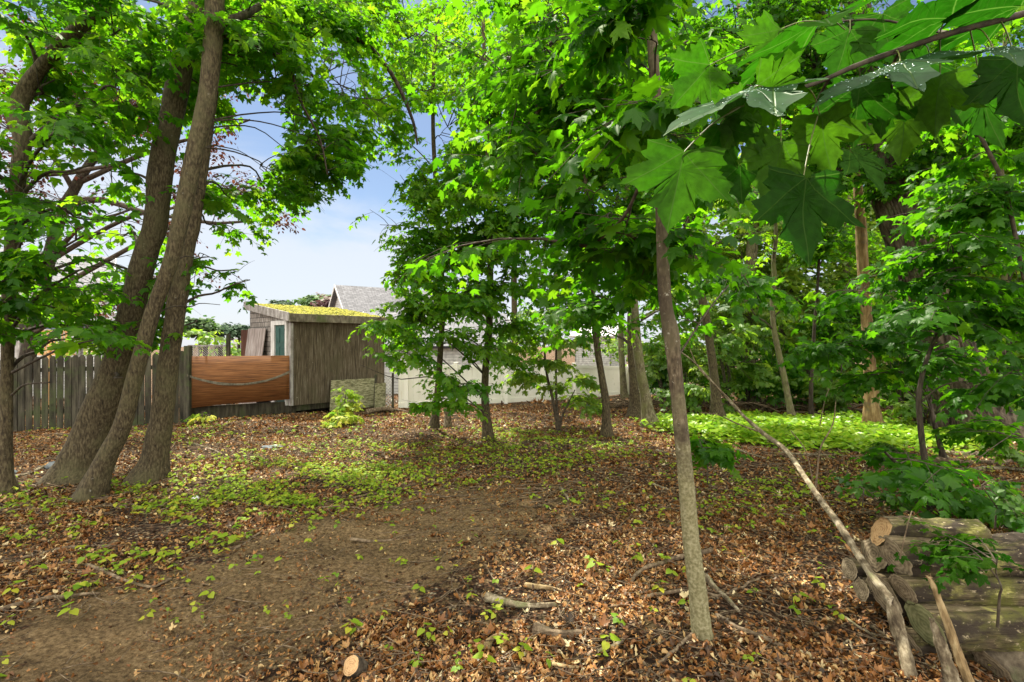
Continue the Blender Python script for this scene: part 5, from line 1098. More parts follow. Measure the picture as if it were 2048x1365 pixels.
BL = [ # stalk end px,py,Z; twig point px,py,Z; direction (x right, y away, z up); normal; length px; tint, lowered on some to stand for shade; wet; (cup,droop,fold)
 (1368, 305, 1.02, 1480, 215, 1.06, (-.20, .10, -1), (.25, .9, .35), 158, .62, 0, (.25, .15, .1)),
 (1545, 158, 1.02, 1585, 182, 1.07, (-1, -.12, -.40), (-.25, -.42, .95), 240, .5, 1, (.15, .1, -.05)),
 (1515, 172, 1.00, 1500, 210, 1.06, (.85, -.35, -.35), (.2, .75, .9), 108, .7, 0, (.3, .25, .2)),
 (1562, 285, 1.10, 1560, 205, 1.08, (-.28, .12, -1), (-.15, .9, .3), 138, .80, 0, (.35, .2, .1)),
 (1640, 232, 1.14, 1620, 180, 1.08, (.30, .25, -.95), (.1, .95, .3), 118, .85, 0, (.35, .1, .15)),
 (1606, 358, 1.00, 1636, 232, 1.14, (-.02, .05, -1), (-.12, .95, .22), 168, .10, 0, (.2, .12, .05)),
 (1880, 150, 1.20, 1880, 80, 1.13, (-.05, .2, -1), (.1, .9, .3), 120, .85, 0, (.35, .15, .1)),
 (1640, 42, 1.12, 1690, 60, 1.2, (-1, -.1, -.42), (-.35, -.12, 1), 215, .35, 0, (.2, .1, -.1)),
 (1800, 122, 1.04, 1790, 104, 1.12, (-1, -.1, -.42), (-.25, -.40, .95), 190, .25, 1, (.2, .1, -.05)),
 (1985, 95, 1.06, 1950, 56, 1.13, (-1, -.2, -.15), (0, -.42, .9), 185, .15, 1, (.25, .15, 0)),
 (1500, 215, 1.08, 1488, 212, 1.06, (-.75, .1, -.9), (.2, .8, .6), 110, .7, 0, (.4, .3, .1)),
 (1440, 250, 1.07, 1488, 212, 1.06, (.35, .3, -.9), (-.1, .9, .3), 85, .5, 0, (.4, .3, .1)),
 (1810, 215, 1.38, 1795, 205, 1.31, (.05, .1, -1), (.75, .6, .1), 110, .95, 0, (.6, .2, .1)),
 (1850, 200, 1.34, 1800, 190, 1.29, (.2, .1, -1), (-.7, .7, .1), 105, .9, 0, (.6, .2, .1)),
 (1700, 300, 1.5, 1712, 250, 1.35, (.8, .1, -.55), (-.1, -.3, 1), 110, .5, 1, (.2, .2, .1)),
 (1720, 170, 1.2, 1717, 130, 1.1, (-.1, .2, -1), (.1, .9, .3), 120, .3, 0, (.3, .2, .1)),
 (1960, 170, 1.25, 1940, 60, 1.13, (.2, .1, -1), (-.1, .95, .3), 130, .45, 0, (.3, .2, .1)),
 (2030, 120, 1.1, 2000, 40, 1.14, (.1, .1, -1), (.2, .95, .3), 140, .2, 0, (.3, .2, .1)),
 (1900, 30, 1.1, 1880, 66, 1.12, (-.8, -.1, -.1), (0, .15, 1), 170, .1, 0, (.3, .2, .1)),
 (2040, 10, 1.1, 2020, 35, 1.15, (-.9, -.1, -.05), (0, .2, 1), 180, .05, 0, (.3, .2, .1)),
 (1420, 130, 1.3, 1650, 45, 1.25, (-.7, .2, -.7), (.1, .8, .5), 110, .6, 0, (.4, .2, .1)),
 (1700, 60, 1.25, 1700, 42, 1.25, (-.3, .2, -1), (.1, .9, .4), 110, .5, 0, (.4, .2, .1)),
 (1560, 60, 1.25, 1650, 45, 1.25, (-.5, .2, -.9), (.1, .9, .3), 105, .7, 0, (.4, .2, .1)),
 (1760, 30, 1.25, 1760, 40, 1.25, (.3, .1, -1), (.1, .9, .3), 110, .35, 0, (.4, .2, .1)),
 (1660, 200, 1.3, 1640, 190, 1.15, (.5, .2, -.8), (-.2, .9, .3), 95, .3, 0, (.4, .2, .1)),
 (1480, 330, 1.5, 1500, 215, 1.06, (.1, .2, -1), (.2, .9, .2), 75, .2, 0, (.4, .2, .1)),
 (1860, 120, 1.25, 1850, 90, 1.13, (-.6, .2, -.8), (.1, .8, .5), 115, .2, 0, (.4, .2, .1)),
 (1780, 180, 1.25, 1783, 150, 1.2, (-.2, .2, -1), (.1, .9, .3), 95, .5, 0, (.4, .2, .1)),
]
for i, (a, b_, z, ta, tb, tz, dv, nv, ln, ti, wet, (cu, dr_, fo)) in enumerate(BL):
    tv, tf = big_template(cu, dr_, fo, i); sz = ln*z/FPX; p0 = np.array(P(a, b_, z))
    d = np.array(dv, float); d /= np.linalg.norm(d); nn = np.array(nv, float); nn -= (nn@d)*d; nn /= np.linalg.norm(nn); x = np.cross(d, nn)
    V = p0+sz*(tv[:, :1]*x+tv[:, 1:2]*d+tv[:, 2:3]*nn)
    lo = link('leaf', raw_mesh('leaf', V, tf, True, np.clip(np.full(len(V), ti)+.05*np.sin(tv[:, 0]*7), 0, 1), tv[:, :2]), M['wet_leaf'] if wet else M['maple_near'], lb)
    st = cr([tuple(P(ta, tb, tz)), tuple((Vector(p0)+P(ta, tb, tz))/2+Vector((0, 0, .012))), tuple(p0), tuple(p0+d*sz*.1)], 12)
    Vt, Qt = tube_np(st, np.linspace(.0016, .0011, 12), 6); link('stalk', raw_mesh('stalk', Vt, Qt), M['stalk'], lo)
    if wet:
        mb = MB()
        for k in range(130):
            j = random.randrange(len(tf)); w = np.random.default_rng(k+i*500).dirichlet((1, 1, 1)); c = (V[tf[j]]*w[:, None]).sum(0)+nn*.0006; r_ = random.choice([.0008, .0011, .0015, .0022])
            th = np.linspace(0, 2*np.pi, 7)[:-1]; y_ = np.cross(nn, x)
            ring = [c+r_*(math.cos(t_)*x+math.sin(t_)*d) for t_ in th]; r2 = [c+r_*.6*(math.cos(t_)*x+math.sin(t_)*d)+nn*r_*.6 for t_ in th]
            mb.add(ring+r2+[c+nn*r_*.8], [(q, (q+1) % 6, 6+(q+1) % 6, 6+q) for q in range(6)]+[(6+q, 6+(q+1) % 6, 12) for q in range(6)])
        mb.build('drops', M['drop'], lo, smoothf=True)

# ---------------------------------------------------------------- log stack on the right
def rings_mat(name, cols, cs=60):
    m, n, l = mat(name)
    tc = n.new('ShaderNodeTexCoord'); nz = n.new('ShaderNodeTexNoise'); nz.inputs['Scale'].default_value = 5; nz.inputs['Detail'].default_value = 6; l.new(tc.outputs['UV'], nz.inputs['Vector'])
    ln = n.new('ShaderNodeVectorMath'); ln.operation = 'LENGTH'; l.new(tc.outputs['UV'], ln.inputs[0])
    ma = n.new('ShaderNodeMath'); ma.operation = 'MULTIPLY_ADD'; ma.inputs[1].default_value = .16; l.new(nz.outputs[0], ma.inputs[0]); l.new(ln.outputs['Value'], ma.inputs[2])
    mu = n.new('ShaderNodeMath'); mu.operation = 'MULTIPLY'; mu.inputs[1].default_value = cs; l.new(ma.outputs[0], mu.inputs[0])
    si = n.new('ShaderNodeMath'); si.operation = 'SINE'; l.new(mu.outputs[0], si.inputs[0])
    n2 = n.new('ShaderNodeTexNoise'); n2.inputs['Scale'].default_value = 3; n2.inputs['Detail'].default_value = 10; n2.inputs['Roughness'].default_value = .7; l.new(tc.outputs['UV'], n2.inputs['Vector'])
    a2 = n.new('ShaderNodeMath'); a2.operation = 'MULTIPLY_ADD'; a2.inputs[1].default_value = .07; l.new(si.outputs[0], a2.inputs[0]); l.new(n2.outputs[0], a2.inputs[2])
    r = ramp(n, cols); l.new(a2.outputs[0], r.inputs[0])
    p = n.new('ShaderNodeBsdfPrincipled'); p.inputs['Roughness'].default_value = .85; l.new(r.outputs[0], p.inputs['Base Color'])
    bp = n.new('ShaderNodeBump'); bp.inputs['Strength'].default_value = .6; bp.inputs['Distance'].default_value = .006; l.new(a2.outputs[0], bp.inputs['Height']); l.new(bp.outputs[0], p.inputs['Normal'])
    o = n.new('ShaderNodeOutputMaterial'); l.new(p.outputs[0], o.inputs[0]); return m
M['cut_fresh'] = rings_mat('fresh_cut_end', [(.32, (.16, .085, .035)), (.44, (.34, .20, .085)), (.56, (.44, .28, .13)), (.7, (.28, .16, .07))])
M['cut_old'] = rings_mat('old_cut_end', [(.32, (.04, .028, .016)), (.44, (.14, .105, .062)), (.56, (.24, .19, .115)), (.7, (.36, .29, .19))])
M['cut_moss'] = rings_mat('mossy_cut_end', [(.25, (.06, .06, .03)), (.45, (.16, .17, .07)), (.62, (.27, .27, .13)), (.8, (.36, .34, .2))])
M['log'] = std_mat('debarked_mossy_log', [(.2, (.016, .011, .006)), (.42, (.055, .040, .020)), (.56, (.12, .09, .047)), (.8, (.25, .20, .115))], 34, (.08, 1, 1), .9, .9, 12, .02,
                   [(3.5, .46, .64, (.085, .085, .016)), (18, .56, .64, (.26, .245, .07), (.35, 1, 1)), (3.4, .52, .60, (.032, .023, .014), (.6, 1, 1)), (30, .40, .35, (.008, .006, .004), (.05, 1, 1)), (60, .60, .68, (.34, .28, .17), (.5, 1, 1))], nrough=.68)
def log(label, end, d, L, r, cut='cut_old', name='log', body='log', group='logs of the stack', oblique=0, sag=.0, seedv=0, both=True, flat=1.0, cat=None):
    end = Vector(end); d = Vector(d).normalized(); t = thing(name, end, label, cat or 'log', group)
    n = 60; pts = np.array([tuple(end+d*(L*i/(n-1))+Vector((0, 0, -sag*(i/(n-1))**2))) for i in range(n)]); sides = 72
    rad = r*(1+.05*np.sin(np.linspace(0, 5+seedv, n)+seedv)); V, Q = tube_np(pts, rad, sides, .11, 3+seedv*1.7, flat, groove=.03)
    V3 = V.reshape(n, sides, 3); c0 = pts[0]
    if oblique:        # saw cut not square to the log
        sh = (V3[0]-c0)@np.array([0, .4, 1.])*oblique; V3[0] += np.array(d)*sh[:, None]*.9
    link('body', raw_mesh('body', V3.reshape(-1, 3), Q), M[body], t)
    for which in ((0, -1) if both else (0,)):
        ring = V3[which]; c = ring.mean(0); bump = -d if which == 0 else d
        Vv_ = [c+np.array(bump)*.004]; uv = [(seedv*1.0, 0)]; Fc = []
        for k, f in enumerate((.35, .7, 1.0)):
            for j in range(sides): Vv_.append(c+(ring[j]-c)*f+np.array(bump)*(.003 if f < 1 else .0)); a_ = j/sides*2*math.pi; uv.append((math.cos(a_)*f*.5, math.sin(a_)*f*.5))
        uv[0] = (0, 0)
        for j in range(sides): Fc.append((0, 1+j, 1+(j+1) % sides))
        for k in (0, 1):
            a_ = 1+k*sides
            for j in range(sides): Fc += [(a_+j, a_+sides+j, a_+sides+(j+1) % sides), (a_+j, a_+sides+(j+1) % sides, a_+(j+1) % sides)]
        if which == 0: Fc = [f[::-1] for f in Fc]
        link('cut_end', raw_mesh('cut_end', np.array(Vv_), np.array(Fc), False, None, np.array(uv)), M[cut], t)
    return t
Dx = (1, -.03, -.005)
zs = 2.42
log('topmost log of the stack with a freshly cut orange end and rotten far tip', P(1762, 1058, 2.62), (1, -.02, -.04), .52, .070, 'cut_fresh', oblique=.5, seedv=1)
log('thick mossy log second from the top of the stack', P(1790, 1116, 2.52), Dx, 1.3, .092, 'cut_old', oblique=-.3, seedv=2)
log('moss streaked log third from the top with a slanting weathered end', P(1806, 1178, 2.46), Dx, 1.3, .074, 'cut_old', oblique=-.5, seedv=3)
log('big dark log fourth from the top with a green tinged slanted end', P(1850, 1250, 2.40), Dx, 1.3, .108, 'cut_moss', oblique=-.4, seedv=4)
log('furrowed lowest front log with a brown round end at the stack foot', P(1985, 1338, 2.32), Dx, 1.1, .095, 'cut_old', body='bark_old', oblique=-.5, seedv=5)
log('back row log with a dark round end under the topmost log', P(1748, 1108, 2.70), (1, .03, 0), 1.2, .088, 'cut_old', seedv=6)
log('back row log with a pale grey end behind the leaning dead pole', P(1768, 1188, 2.64), (1, .02, 0), 1.2, .098, 'cut_old', seedv=7, oblique=-.3)
log('small pale ended log leftmost in the stack', P(1699, 1140, 2.86), (1, .1, -.1), .7, .055, 'cut_old', seedv=8)
log('thin weathered log just right of the small leftmost one', P(1722, 1178, 2.78), (1, .05, -.08), .7, .062, 'cut_old', seedv=9)
log('low log with a grey oval end beneath the leaning dead pole', P(1812, 1290, 2.50), (1, .02, 0), 1.1, .088, 'cut_old', seedv=10, oblique=-.4)
log('dark buried log at the bottom of the stack', P(1900, 1365, 2.46), (1, .02, 0), 1.0, .10, 'cut_moss', seedv=11)

def splinter(name, label, pix, m='stick_grey', Z=None, cat='dead branch', n=60, sides=40, rough=.10, flat=.75, tip=.25, group=None, ends=True):
    pts = [P(q[0], q[1], q[3]) for q in pix]; rr = [q[2]/2*q[3]/FPX for q in pix]
    pr = cr([tuple(p) for p in pts], n); r = np.interp(np.linspace(0, len(pts)-1, n), range(len(pts)), rr); r[-1] *= tip
    r = r*.55; V, Q = tube_np(pr, r, sides, rough, len(label), 1, .07 if sides > 20 else 0); t = thing(name, pts[0], label, cat, group); V3 = V.reshape(n, sides, 3)
    if tip > .5: V3[-2] += (np.array(pr[-1])-pr[-2])*rng.uniform(-1, 1.5, (sides, 1)); V3[-1] += rng.normal(0, r[-2]*.6, (sides, 3))+(np.array(pr[-1])-pr[-2])*rng.uniform(0, 2.2, (sides, 1))
    me = raw_mesh('wood', V3.reshape(-1, 3), Q); link('wood', me, M[m], t); return t
splinter('leaning_dead_pole', 'long grey dead pole leaning from the log stack up and left to the thin twigs',
         [(1838, 1420, 46, 2.2), (1818, 1340, 42, 2.25), (1800, 1260, 36, 2.35), (1782, 1205, 32, 2.4), (1750, 1160, 26, 2.5), (1710, 1100, 22, 2.7), (1675, 1045, 22, 2.9), (1648, 1010, 20, 3.1), (1610, 955, 18, 3.4), (1570, 900, 16, 3.8), (1520, 862, 13, 4.2), (1475, 820, 9, 4.6), (1430, 770, 7, 5.0), (1385, 722, 5, 5.4), (1340, 690, 3, 5.8)], n=160, rough=.10)
for lab, pix in (('thin bare branch forking off the leaning dead pole towards upper left', [(1480, 822, 7, 4.6), (1450, 790, 5, 4.8), (1400, 740, 4, 5), (1378, 695, 3, 5.1)]),
                 ('bare side branch of the dead pole passing low to the left', [(1530, 868, 6, 4.2), (1480, 850, 5, 4.3), (1435, 830, 4, 4.4), (1400, 826, 3, 4.4)]),
                 ('bare twig rising from the ground behind the dead pole', [(1632, 975, 7, 3.6), (1640, 900, 5, 3.6), (1665, 850, 4, 3.6), (1672, 800, 2, 3.6)]),
                 ('thin grey twig crossing the bare twig behind the dead pole', [(1625, 960, 5, 3.7), (1610, 900, 4, 3.7), (1580, 860, 3, 3.7)]),
                 ('bare upright pale twig above the right end of the ground cover', [(1640, 850, 4, 8), (1650, 800, 3, 8), (1662, 770, 2, 8)])):
    splinter('bare_branch', lab, pix, 'stick', group='thin bare branches round the dead pole', rough=.05, n=24, sides=7)
splinter('broken_stake', 'upright splintered brown stake standing before the log stack', [(1960, 1420, 36, 2.1), (1932, 1350, 30, 2.12), (1908, 1285, 26, 2.14), (1885, 1220, 22, 2.16), (1868, 1175, 17, 2.17), (1858, 1155, 12, 2.18)], 'wood_split', rough=.12, tip=.8)
splinter('broken_stake', 'pale rotten splintered stake left of the upright brown one', [(1925, 1420, 50, 2.12), (1905, 1360, 44, 2.14), (1885, 1300, 34, 2.16), (1872, 1262, 24, 2.18), (1864, 1240, 14, 2.18)], 'stick_grey', rough=.16, tip=.8)
splinter('broken_stake', 'short pale split wood upright against the leaning dead pole', [(1850, 1420, 40, 2.2), (1812, 1320, 34, 2.3), (1790, 1250, 36, 2.36), (1778, 1200, 22, 2.4)], 'stick_grey', rough=.16, tip=.6)
splinter('thin_twig', 'thin bare twig standing against the log ends', [(1800, 1118, 5, 2.36), (1808, 1080, 4, 2.36), (1818, 1040, 3.5, 2.36), (1824, 1022, 3, 2.36)], 'stick', rough=.05)

# ---------------------------------------------------------------- fallen wood on the floor, one by one
def lying(name, label, pts, w, m='stick', lift=.5, group='sticks and branches lying on the forest floor', rough=.14, flat=1, taper=.5, cat='stick', side=None):
    Gs = [G(*p) for p in pts]; r = w/2*Gs[0].y/FPX; Gs = [g+Vector((0, 0, r*lift)) for g in Gs]; n = max(24, len(Gs)*14)
    pr = cr([tuple(g) for g in Gs], n); pr[:, :] += np.stack([fog(pr*1.0+j*7, r*5)*r*.5 for j in range(3)], -1); rr = r*.8*np.linspace(1, taper, n); rr[0] *= .75; rr[-1] *= .5
    chunk = name == 'wood_chunk'; sides = 26; V, Q = tube_np(pr, rr, sides, rough*.6, len(label), 1, .13 if chunk else .05); k = len(V)
    V = np.vstack([V, pr[:1], pr[-1:]]); caps = [(k, (j+1) % sides, j) for j in range(sides)]+[(k+1, k-sides+j, k-sides+(j+1) % sides) for j in range(sides)]
    F3 = [(a, b_, c_) for a, b_, c_, d_ in Q.tolist()]+[(a, c_, d_) for a, b_, c_, d_ in Q.tolist()]+caps
    o = link(name, raw_mesh(name, V, np.array(F3)), M[m], None, Gs[0]); props(o, label, cat, group)
    if side:
        pass
    return o
LY = [
 ('wood_chunk', 'weathered split wood chunk lying alone in the near leaf litter', [(972, 1205), (1010, 1213), (1050, 1218), (1112, 1216)], 20, 'stick_grey'),
 ('wood_chunk', 'short pale split piece just above the weathered wood chunk', [(1050, 1172), (1090, 1178), (1128, 1186)], 14, 'wood_split'),
 ('wood_chunk', 'bright pale splinter slanting in the litter below the weathered chunk', [(975, 1305), (985, 1285), (1002, 1272)], 18, 'wood_split'),
 ('wood_chunk', 'flat pale splinter lying near the bottom edge right of the bright one', [(1095, 1330), (1130, 1336), (1160, 1337)], 11, 'wood_split'),
 ('wood_chunk', 'pale rotten strip left of the foot of the nearest slim maple', [(1195, 1308), (1225, 1298), (1250, 1285)], 14, 'stick_grey'),
 ('wood_chunk', 'short broken stick standing out pale in the bare soil of the clearing', [(1122, 978), (1128, 990), (1137, 1003)], 8, 'stick_grey'),
 ('wood_chunk', 'dark rotten slab in the litter left of the slim maple foot', [(1075, 1262), (1120, 1272), (1170, 1270)], 26, 'stick'),
 ('fallen_branch', 'curved dark branch behind the nearest slim maple reaching left', [(1425, 1105), (1380, 1115), (1320, 1130), (1275, 1150), (1262, 1168)], 13, 'stick'),
 ('fallen_branch', 'knobby forked branch running right from the slim maple below the curved one', [(1280, 1197), (1340, 1190), (1400, 1186), (1440, 1196), (1470, 1182), (1520, 1160)], 11, 'stick'),
 ('fallen_branch', 'pale split stick slanting down behind the slim maple', [(1410, 1158), (1440, 1190), (1478, 1228)], 15, 'stick_grey'),
 ('fallen_branch', 'thin dark twig running down left from the slim maple foot', [(1385, 1270), (1340, 1310), (1300, 1340), (1290, 1365)], 9, 'stick'),
 ('fallen_branch', 'long dark rotten stick right of the slim maple on the near floor', [(1430, 1235), (1500, 1270), (1570, 1300)], 14, 'stick'),
 ('fallen_branch', 'pale twig right of the slim maple foot pointing to the stack', [(1675, 1310), (1700, 1285), (1715, 1350)], 7, 'stick_grey'),
 ('fallen_branch', 'pale curved stick in the litter left of the log stack', [(1675, 1232), (1710, 1252), (1755, 1282)], 8, 'stick_grey'),
 ('fallen_branch', 'large grey fallen branch at the left edge beside the grey rock', [(20, 962), (60, 948), (112, 930), (140, 922)], 10, 'stick_grey'),
 ('fallen_branch', 'thin branch fallen left of the first maple root', [(0, 1010), (40, 985), (95, 970), (150, 968)], 6, 'stick'),
 ('fallen_branch', 'long thin stick lying between the left maples and the path', [(40, 1120), (120, 1100), (190, 1095), (280, 1090)], 8, 'stick'),
 ('fallen_branch', 'long dark stick low at the left edge among seedlings', [(-20, 1228), (60, 1206), (130, 1196), (200, 1190)], 12, 'stick'),
 ('fallen_branch', 'thick brown stick among seedlings right of the dark low one', [(170, 1130), (240, 1160), (300, 1178), (345, 1160)], 9, 'stick'),
 ('fallen_branch', 'pale stick lying on the slope above the bare soil', [(470, 1100), (495, 1085), (525, 1062)], 8, 'stick'),
 ('fallen_branch', 'bleached branch on brown leaves right of the left cluster', [(372, 888), (400, 893), (430, 903), (440, 908)], 6, 'stick_grey'),
 ('fallen_branch', 'crooked twig below the bleached branch by the cluster root', [(345, 918), (390, 915), (420, 914)], 5, 'stick'),
 ('fallen_branch', 'stick lying at the root of the straight dark maple', [(262, 985), (290, 975), (320, 966)], 8, 'stick'),
 ('fallen_branch', 'flat dark stick across the top of the bare soil', [(700, 1082), (750, 1086), (800, 1080)], 8, 'stick'),
 ('fallen_branch', 'thin long stick lying on the left half of the slope', [(700, 1000), (760, 985), (830, 972)], 6, 'stick'),
 ('fallen_branch', 'stick pointing at the mid clearing behind the bare soil', [(1205, 995), (1240, 985), (1275, 962)], 5, 'stick'),
 ('fallen_branch', 'long pale stick in front of the pale smooth grey trunk', [(1310, 903), (1335, 908), (1350, 912)], 6, 'stick_grey'),
 ('fallen_branch', 'short pale stick behind the nearest slim maple in mid clearing', [(1305, 970), (1330, 980), (1352, 990)], 7, 'stick_grey'),
 ('fallen_branch', 'grey curved stick right of the slim maple below the ground cover', [(1430, 893), (1480, 905), (1530, 920)], 7, 'stick_grey'),
 ('fallen_branch', 'long straight pole lying below the ground cover patch', [(1560, 908), (1640, 912), (1740, 915)], 6, 'stick_grey'),
 ('fallen_log', 'long thin log below the old tree, nearest its roots', [(1890, 908), (1950, 912), (2060, 916)], 14, 'stick_grey'),
 ('fallen_log', 'long dark log second below the old tree roots', [(1840, 925), (1930, 928), (2060, 926)], 15, 'stick'),
 ('fallen_log', 'broad pale log third below the old tree roots', [(1850, 948), (1900, 946), (1990, 940), (2060, 942)], 15, 'stick_grey'),
 ('fallen_log', 'grey log lying fourth below the old tree roots behind the dark sapling', [(1730, 930), (1800, 940), (1900, 962), (2010, 968)], 13, 'stick_grey'),
 ('fallen_log', 'thin crooked log right of the dark multi branched sapling', [(1880, 990), (1940, 985), (2000, 975), (2060, 978)], 12, 'stick'),
 ('fallen_branch', 'forked stick leaning by the foot of the thin dark sapling', [(1905, 935), (1890, 915), (1880, 905)], 9, 'stick_grey'),
 ('fallen_branch', 'stick lying right behind the topmost log', [(1900, 1020), (1960, 1012), (2030, 1018)], 9, 'stick'),
 ('fallen_branch', 'small stick between the leaning dead pole and the shrub leaves', [(1560, 1030), (1600, 1036), (1640, 1040)], 8, 'stick'),
 ('fallen_branch', 'thin stick lying left of the leaning dead pole', [(1470, 990), (1520, 985), (1580, 992)], 6, 'stick'),
 ('fallen_log', 'pale log lying along the foot of the cream fence', [(890, 826), (930, 824), (965, 820), (985, 819)], 7, 'stick_grey'),
 ('fallen_log', 'dark log just behind the broken stump', [(905, 832), (950, 831), (985, 829)], 6, 'stick'),
 ('fallen_branch', 'brown branch lying right of the slender mid clearing maple', [(990, 826), (1030, 829), (1065, 831)], 5, 'stick'),
 ('fallen_branch', 'short stick behind the bright little sapling', [(1090, 832), (1125, 835), (1150, 834)], 5, 'stick'),
 ('fallen_branch', 'dark twig in front of the slender mid clearing maple', [(1020, 842), (1050, 843), (1075, 842)], 3, 'stick'),
 ('fallen_log', 'root wad of rotten wood in front of the mossy board', [(735, 828), (750, 826), (772, 824), (788, 826)], 16, 'stick'),
 ('fallen_branch', 'branch end trailing right from the root wad', [(770, 820), (795, 822), (815, 826)], 5, 'stick'),
 ('fallen_branch', 'thin pale stick leaning under the shed sill', [(548, 812), (556, 818), (566, 826)], 3, 'stick_grey'),
]
for k, (nm, lab, pts, w, m) in enumerate(LY): lying(nm, lab, pts, w, m, cat={'wood_chunk': 'wood chunk', 'fallen_branch': 'fallen branch', 'fallen_log': 'log'}[nm], flat=1)
# brush heap at the right end of the vinyl fence and under the shrubs
for j, (cx, cy_, n, lab, spread) in enumerate([(1230, 815, 46, 'heap of dry brush and cut logs at the right end of the cream fence', 45), (1370, 815, 34, 'brush heap under the shrub right of the brown trunk', 45), (1490, 822, 26, 'low dark brush along the edge behind the ground cover', 60), (1660, 828, 34, 'low brush lying between thin dark stem and pale orange trunk', 60)]):
    c0 = G(cx, cy_); mb_P = []
    for k in range(n):
        a = c0+Vector((random.uniform(-1, 1)*spread*c0.y/FPX, random.uniform(-.5, .5), random.uniform(.02, .28))); an = random.uniform(-.5, .5)+(math.pi if random.random() < .5 else 0); L = random.uniform(.4, 1.3)
        e = a+Vector((math.cos(an), math.sin(an)*.5, random.uniform(-.15, .22)))*L; mid = (a+e)/2+Vector((random.uniform(-.06, .06), 0, random.uniform(-.05, .08)))
        e.z = max(e.z, float(ground_h(e.x, e.y))+.02); a.z = max(float(ground_h(a.x, a.y))+.02, a.z-.1)
        mb_P.append(cr([tuple(a), tuple(mid), tuple(e)], 8))
    Pm = np.array(mb_P); Rm = rng.uniform(.006, .03, (n, 1))*np.linspace(1, .5, 8)[None]; V, Q = tubes_batch(Pm, Rm, 6)
    props(link('brush_heap', raw_mesh('brush_heap', V, Q), M['stick'], None, c0), lab, 'brush heap', 'brush heaps at the edge of the wood')

g = G(896, 856)
s = stem([(896, 856, 17), (896, 845, 13), (895, 832, 12), (894, 820, 11)], g.y, n=24, sides=20, rough=.16, seed=2); t = thing('stump', g, 'slim broken stump standing beside the slender mid clearing maple', 'stump')
V = s[1].reshape(24, 20, 3); V[-1, :, 2] += rng.uniform(0, .05, 20); k = len(s[1]); Vv_ = np.vstack([V.reshape(-1, 3), V[-1].mean(0)[None]])
link('wood', raw_mesh('wood', Vv_, np.array([(a, b_, c_) for a, b_, c_, d_ in s[2].tolist()]+[(a, c_, d_) for a, b_, c_, d_ in s[2].tolist()]+[(k, k-20+j, k-20+(j+1) % 20) for j in range(20)])), M['stick_grey'], t)
g = G(702, 1358); log('small freshly cut round stub in the litter nearest the lens', g+Vector((0, 0, .065)), (.25, .55, -.55), .10, .042, 'cut_fresh', name='cut_stub', body='bark_dark', group=None, cat='log stub')
# rocks, litter left by people
def rock(name, lab, px, py, w, h, m, cat, seedv=0, sub=3, amp=.25):
    g = G(px, py); r = w/2*g.y/FPX; me = bpy.data.meshes.new(name); bm_ = __import__('bmesh').new(); __import__('bmesh').ops.create_icosphere(bm_, subdivisions=sub, radius=1); bm_.to_mesh(me); bm_.free()
    for v in me.vertices:
        n = mnoise.noise(v.co*1.3+Vector((seedv, 3, 1)))*amp+mnoise.noise(v.co*3.1+Vector((seedv, 1, 7)))*amp*.5
        v.co = Vector((v.co.x*r, v.co.y*r*.8, v.co.z*r*h))*(1+n)
    for p in me.polygons: p.use_smooth = True
    o = bpy.data.objects.new(name, me); COL.objects.link(o); me.materials.append(M[m]); o.location = g+Vector((0, 0, r*h*.45)); props(o, lab, cat)
rock('rock', 'grey blue rounded rock at the foot of the thick left trunk', 112, 936, 34, .55, 'rock', 'rock', 1)
rock('rock', 'low pale rock left of the grey blue one', 22, 950, 24, .5, 'rock', 'rock', 2)
rock('crumpled_paper', 'crumpled white ball of paper among the seedlings right of the left cluster', 391, 1001, 15, .8, 'plastic', 'litter', 5, 2, .35)
rock('plastic_scrap', 'flattened grey and white plastic scrap on the brown leaves of the clearing', 540, 897, 42, .14, 'rock', 'litter', 6, 3, .6)
rock('plastic_scrap', 'small white scrap on top of the flattened grey one', 552, 893, 22, .16, 'plastic', 'litter', 9, 2, .5)
rock('ball', 'dull green round ball at the foot of the cream fence by the curved sapling', 1178, 820, 16, .95, 'ball_green', 'ball', 3, 3, .02)

# ---------------------------------------------------------------- forest floor
def scatter(n, ymin, ymax, xlim=1.25, pw=1.0):
    y = ymin+(ymax-ymin)*rng.random(n)**pw; x = (rng.random(n)*2-1)*xlim*np.maximum(y, 2.2); return x, y
def ground_normal(x, y):
    e = .05; gx = (ground_h(x+e, y)-ground_h(x-e, y))/(2*e); gy = (ground_h(x, y+e)-ground_h(x, y-e))/(2*e)
    n = np.stack([-gx, -gy, np.ones_like(x)], -1); return n/np.linalg.norm(n, axis=1, keepdims=True)
def litter(name, n, ymin, ymax, size, tpls, tintf, dens_soil=.12, lift=.012, tilt=.45, pw=1.0, mt='litter', fogs=(.5, .55)):
    x, y = scatter(n, ymin, ymax, pw=pw); sw = soil_w(x, y); pr_ = 1-sw*(1-dens_soil); pr_ *= np.clip(fogs[1]+.6*fog(np.stack([x, y, x*0], -1), fogs[0]), .1, 1)
    k = rng.random(len(x)) < pr_; x, y, sw = x[k], y[k], sw[k]; m = len(x)
    pos = np.stack([x, y, ground_h(x, y)+rng.uniform(.0, lift, m)*(1-.7*sw)], -1); a = rng.uniform(0, 2*np.pi, m)
    nr = ground_normal(x, y)+rng.normal(0, tilt, (m, 3))*(1-.5*sw[:, None]); nr[:, 2] = np.abs(nr[:, 2])+.15; nr[rng.random(m) < .5] *= -1
    d = np.stack([np.cos(a), np.sin(a), rng.normal(0, .25, m)], -1); sz = rng.uniform(size[0], size[1], m)*(1-.35*sw)
    ti = tintf(x, y, m); V, Fc, Ti, U_ = blades(pos, d, nr, sz, np.clip(ti, 0, 1), tpls); return V, Fc, Ti, U_
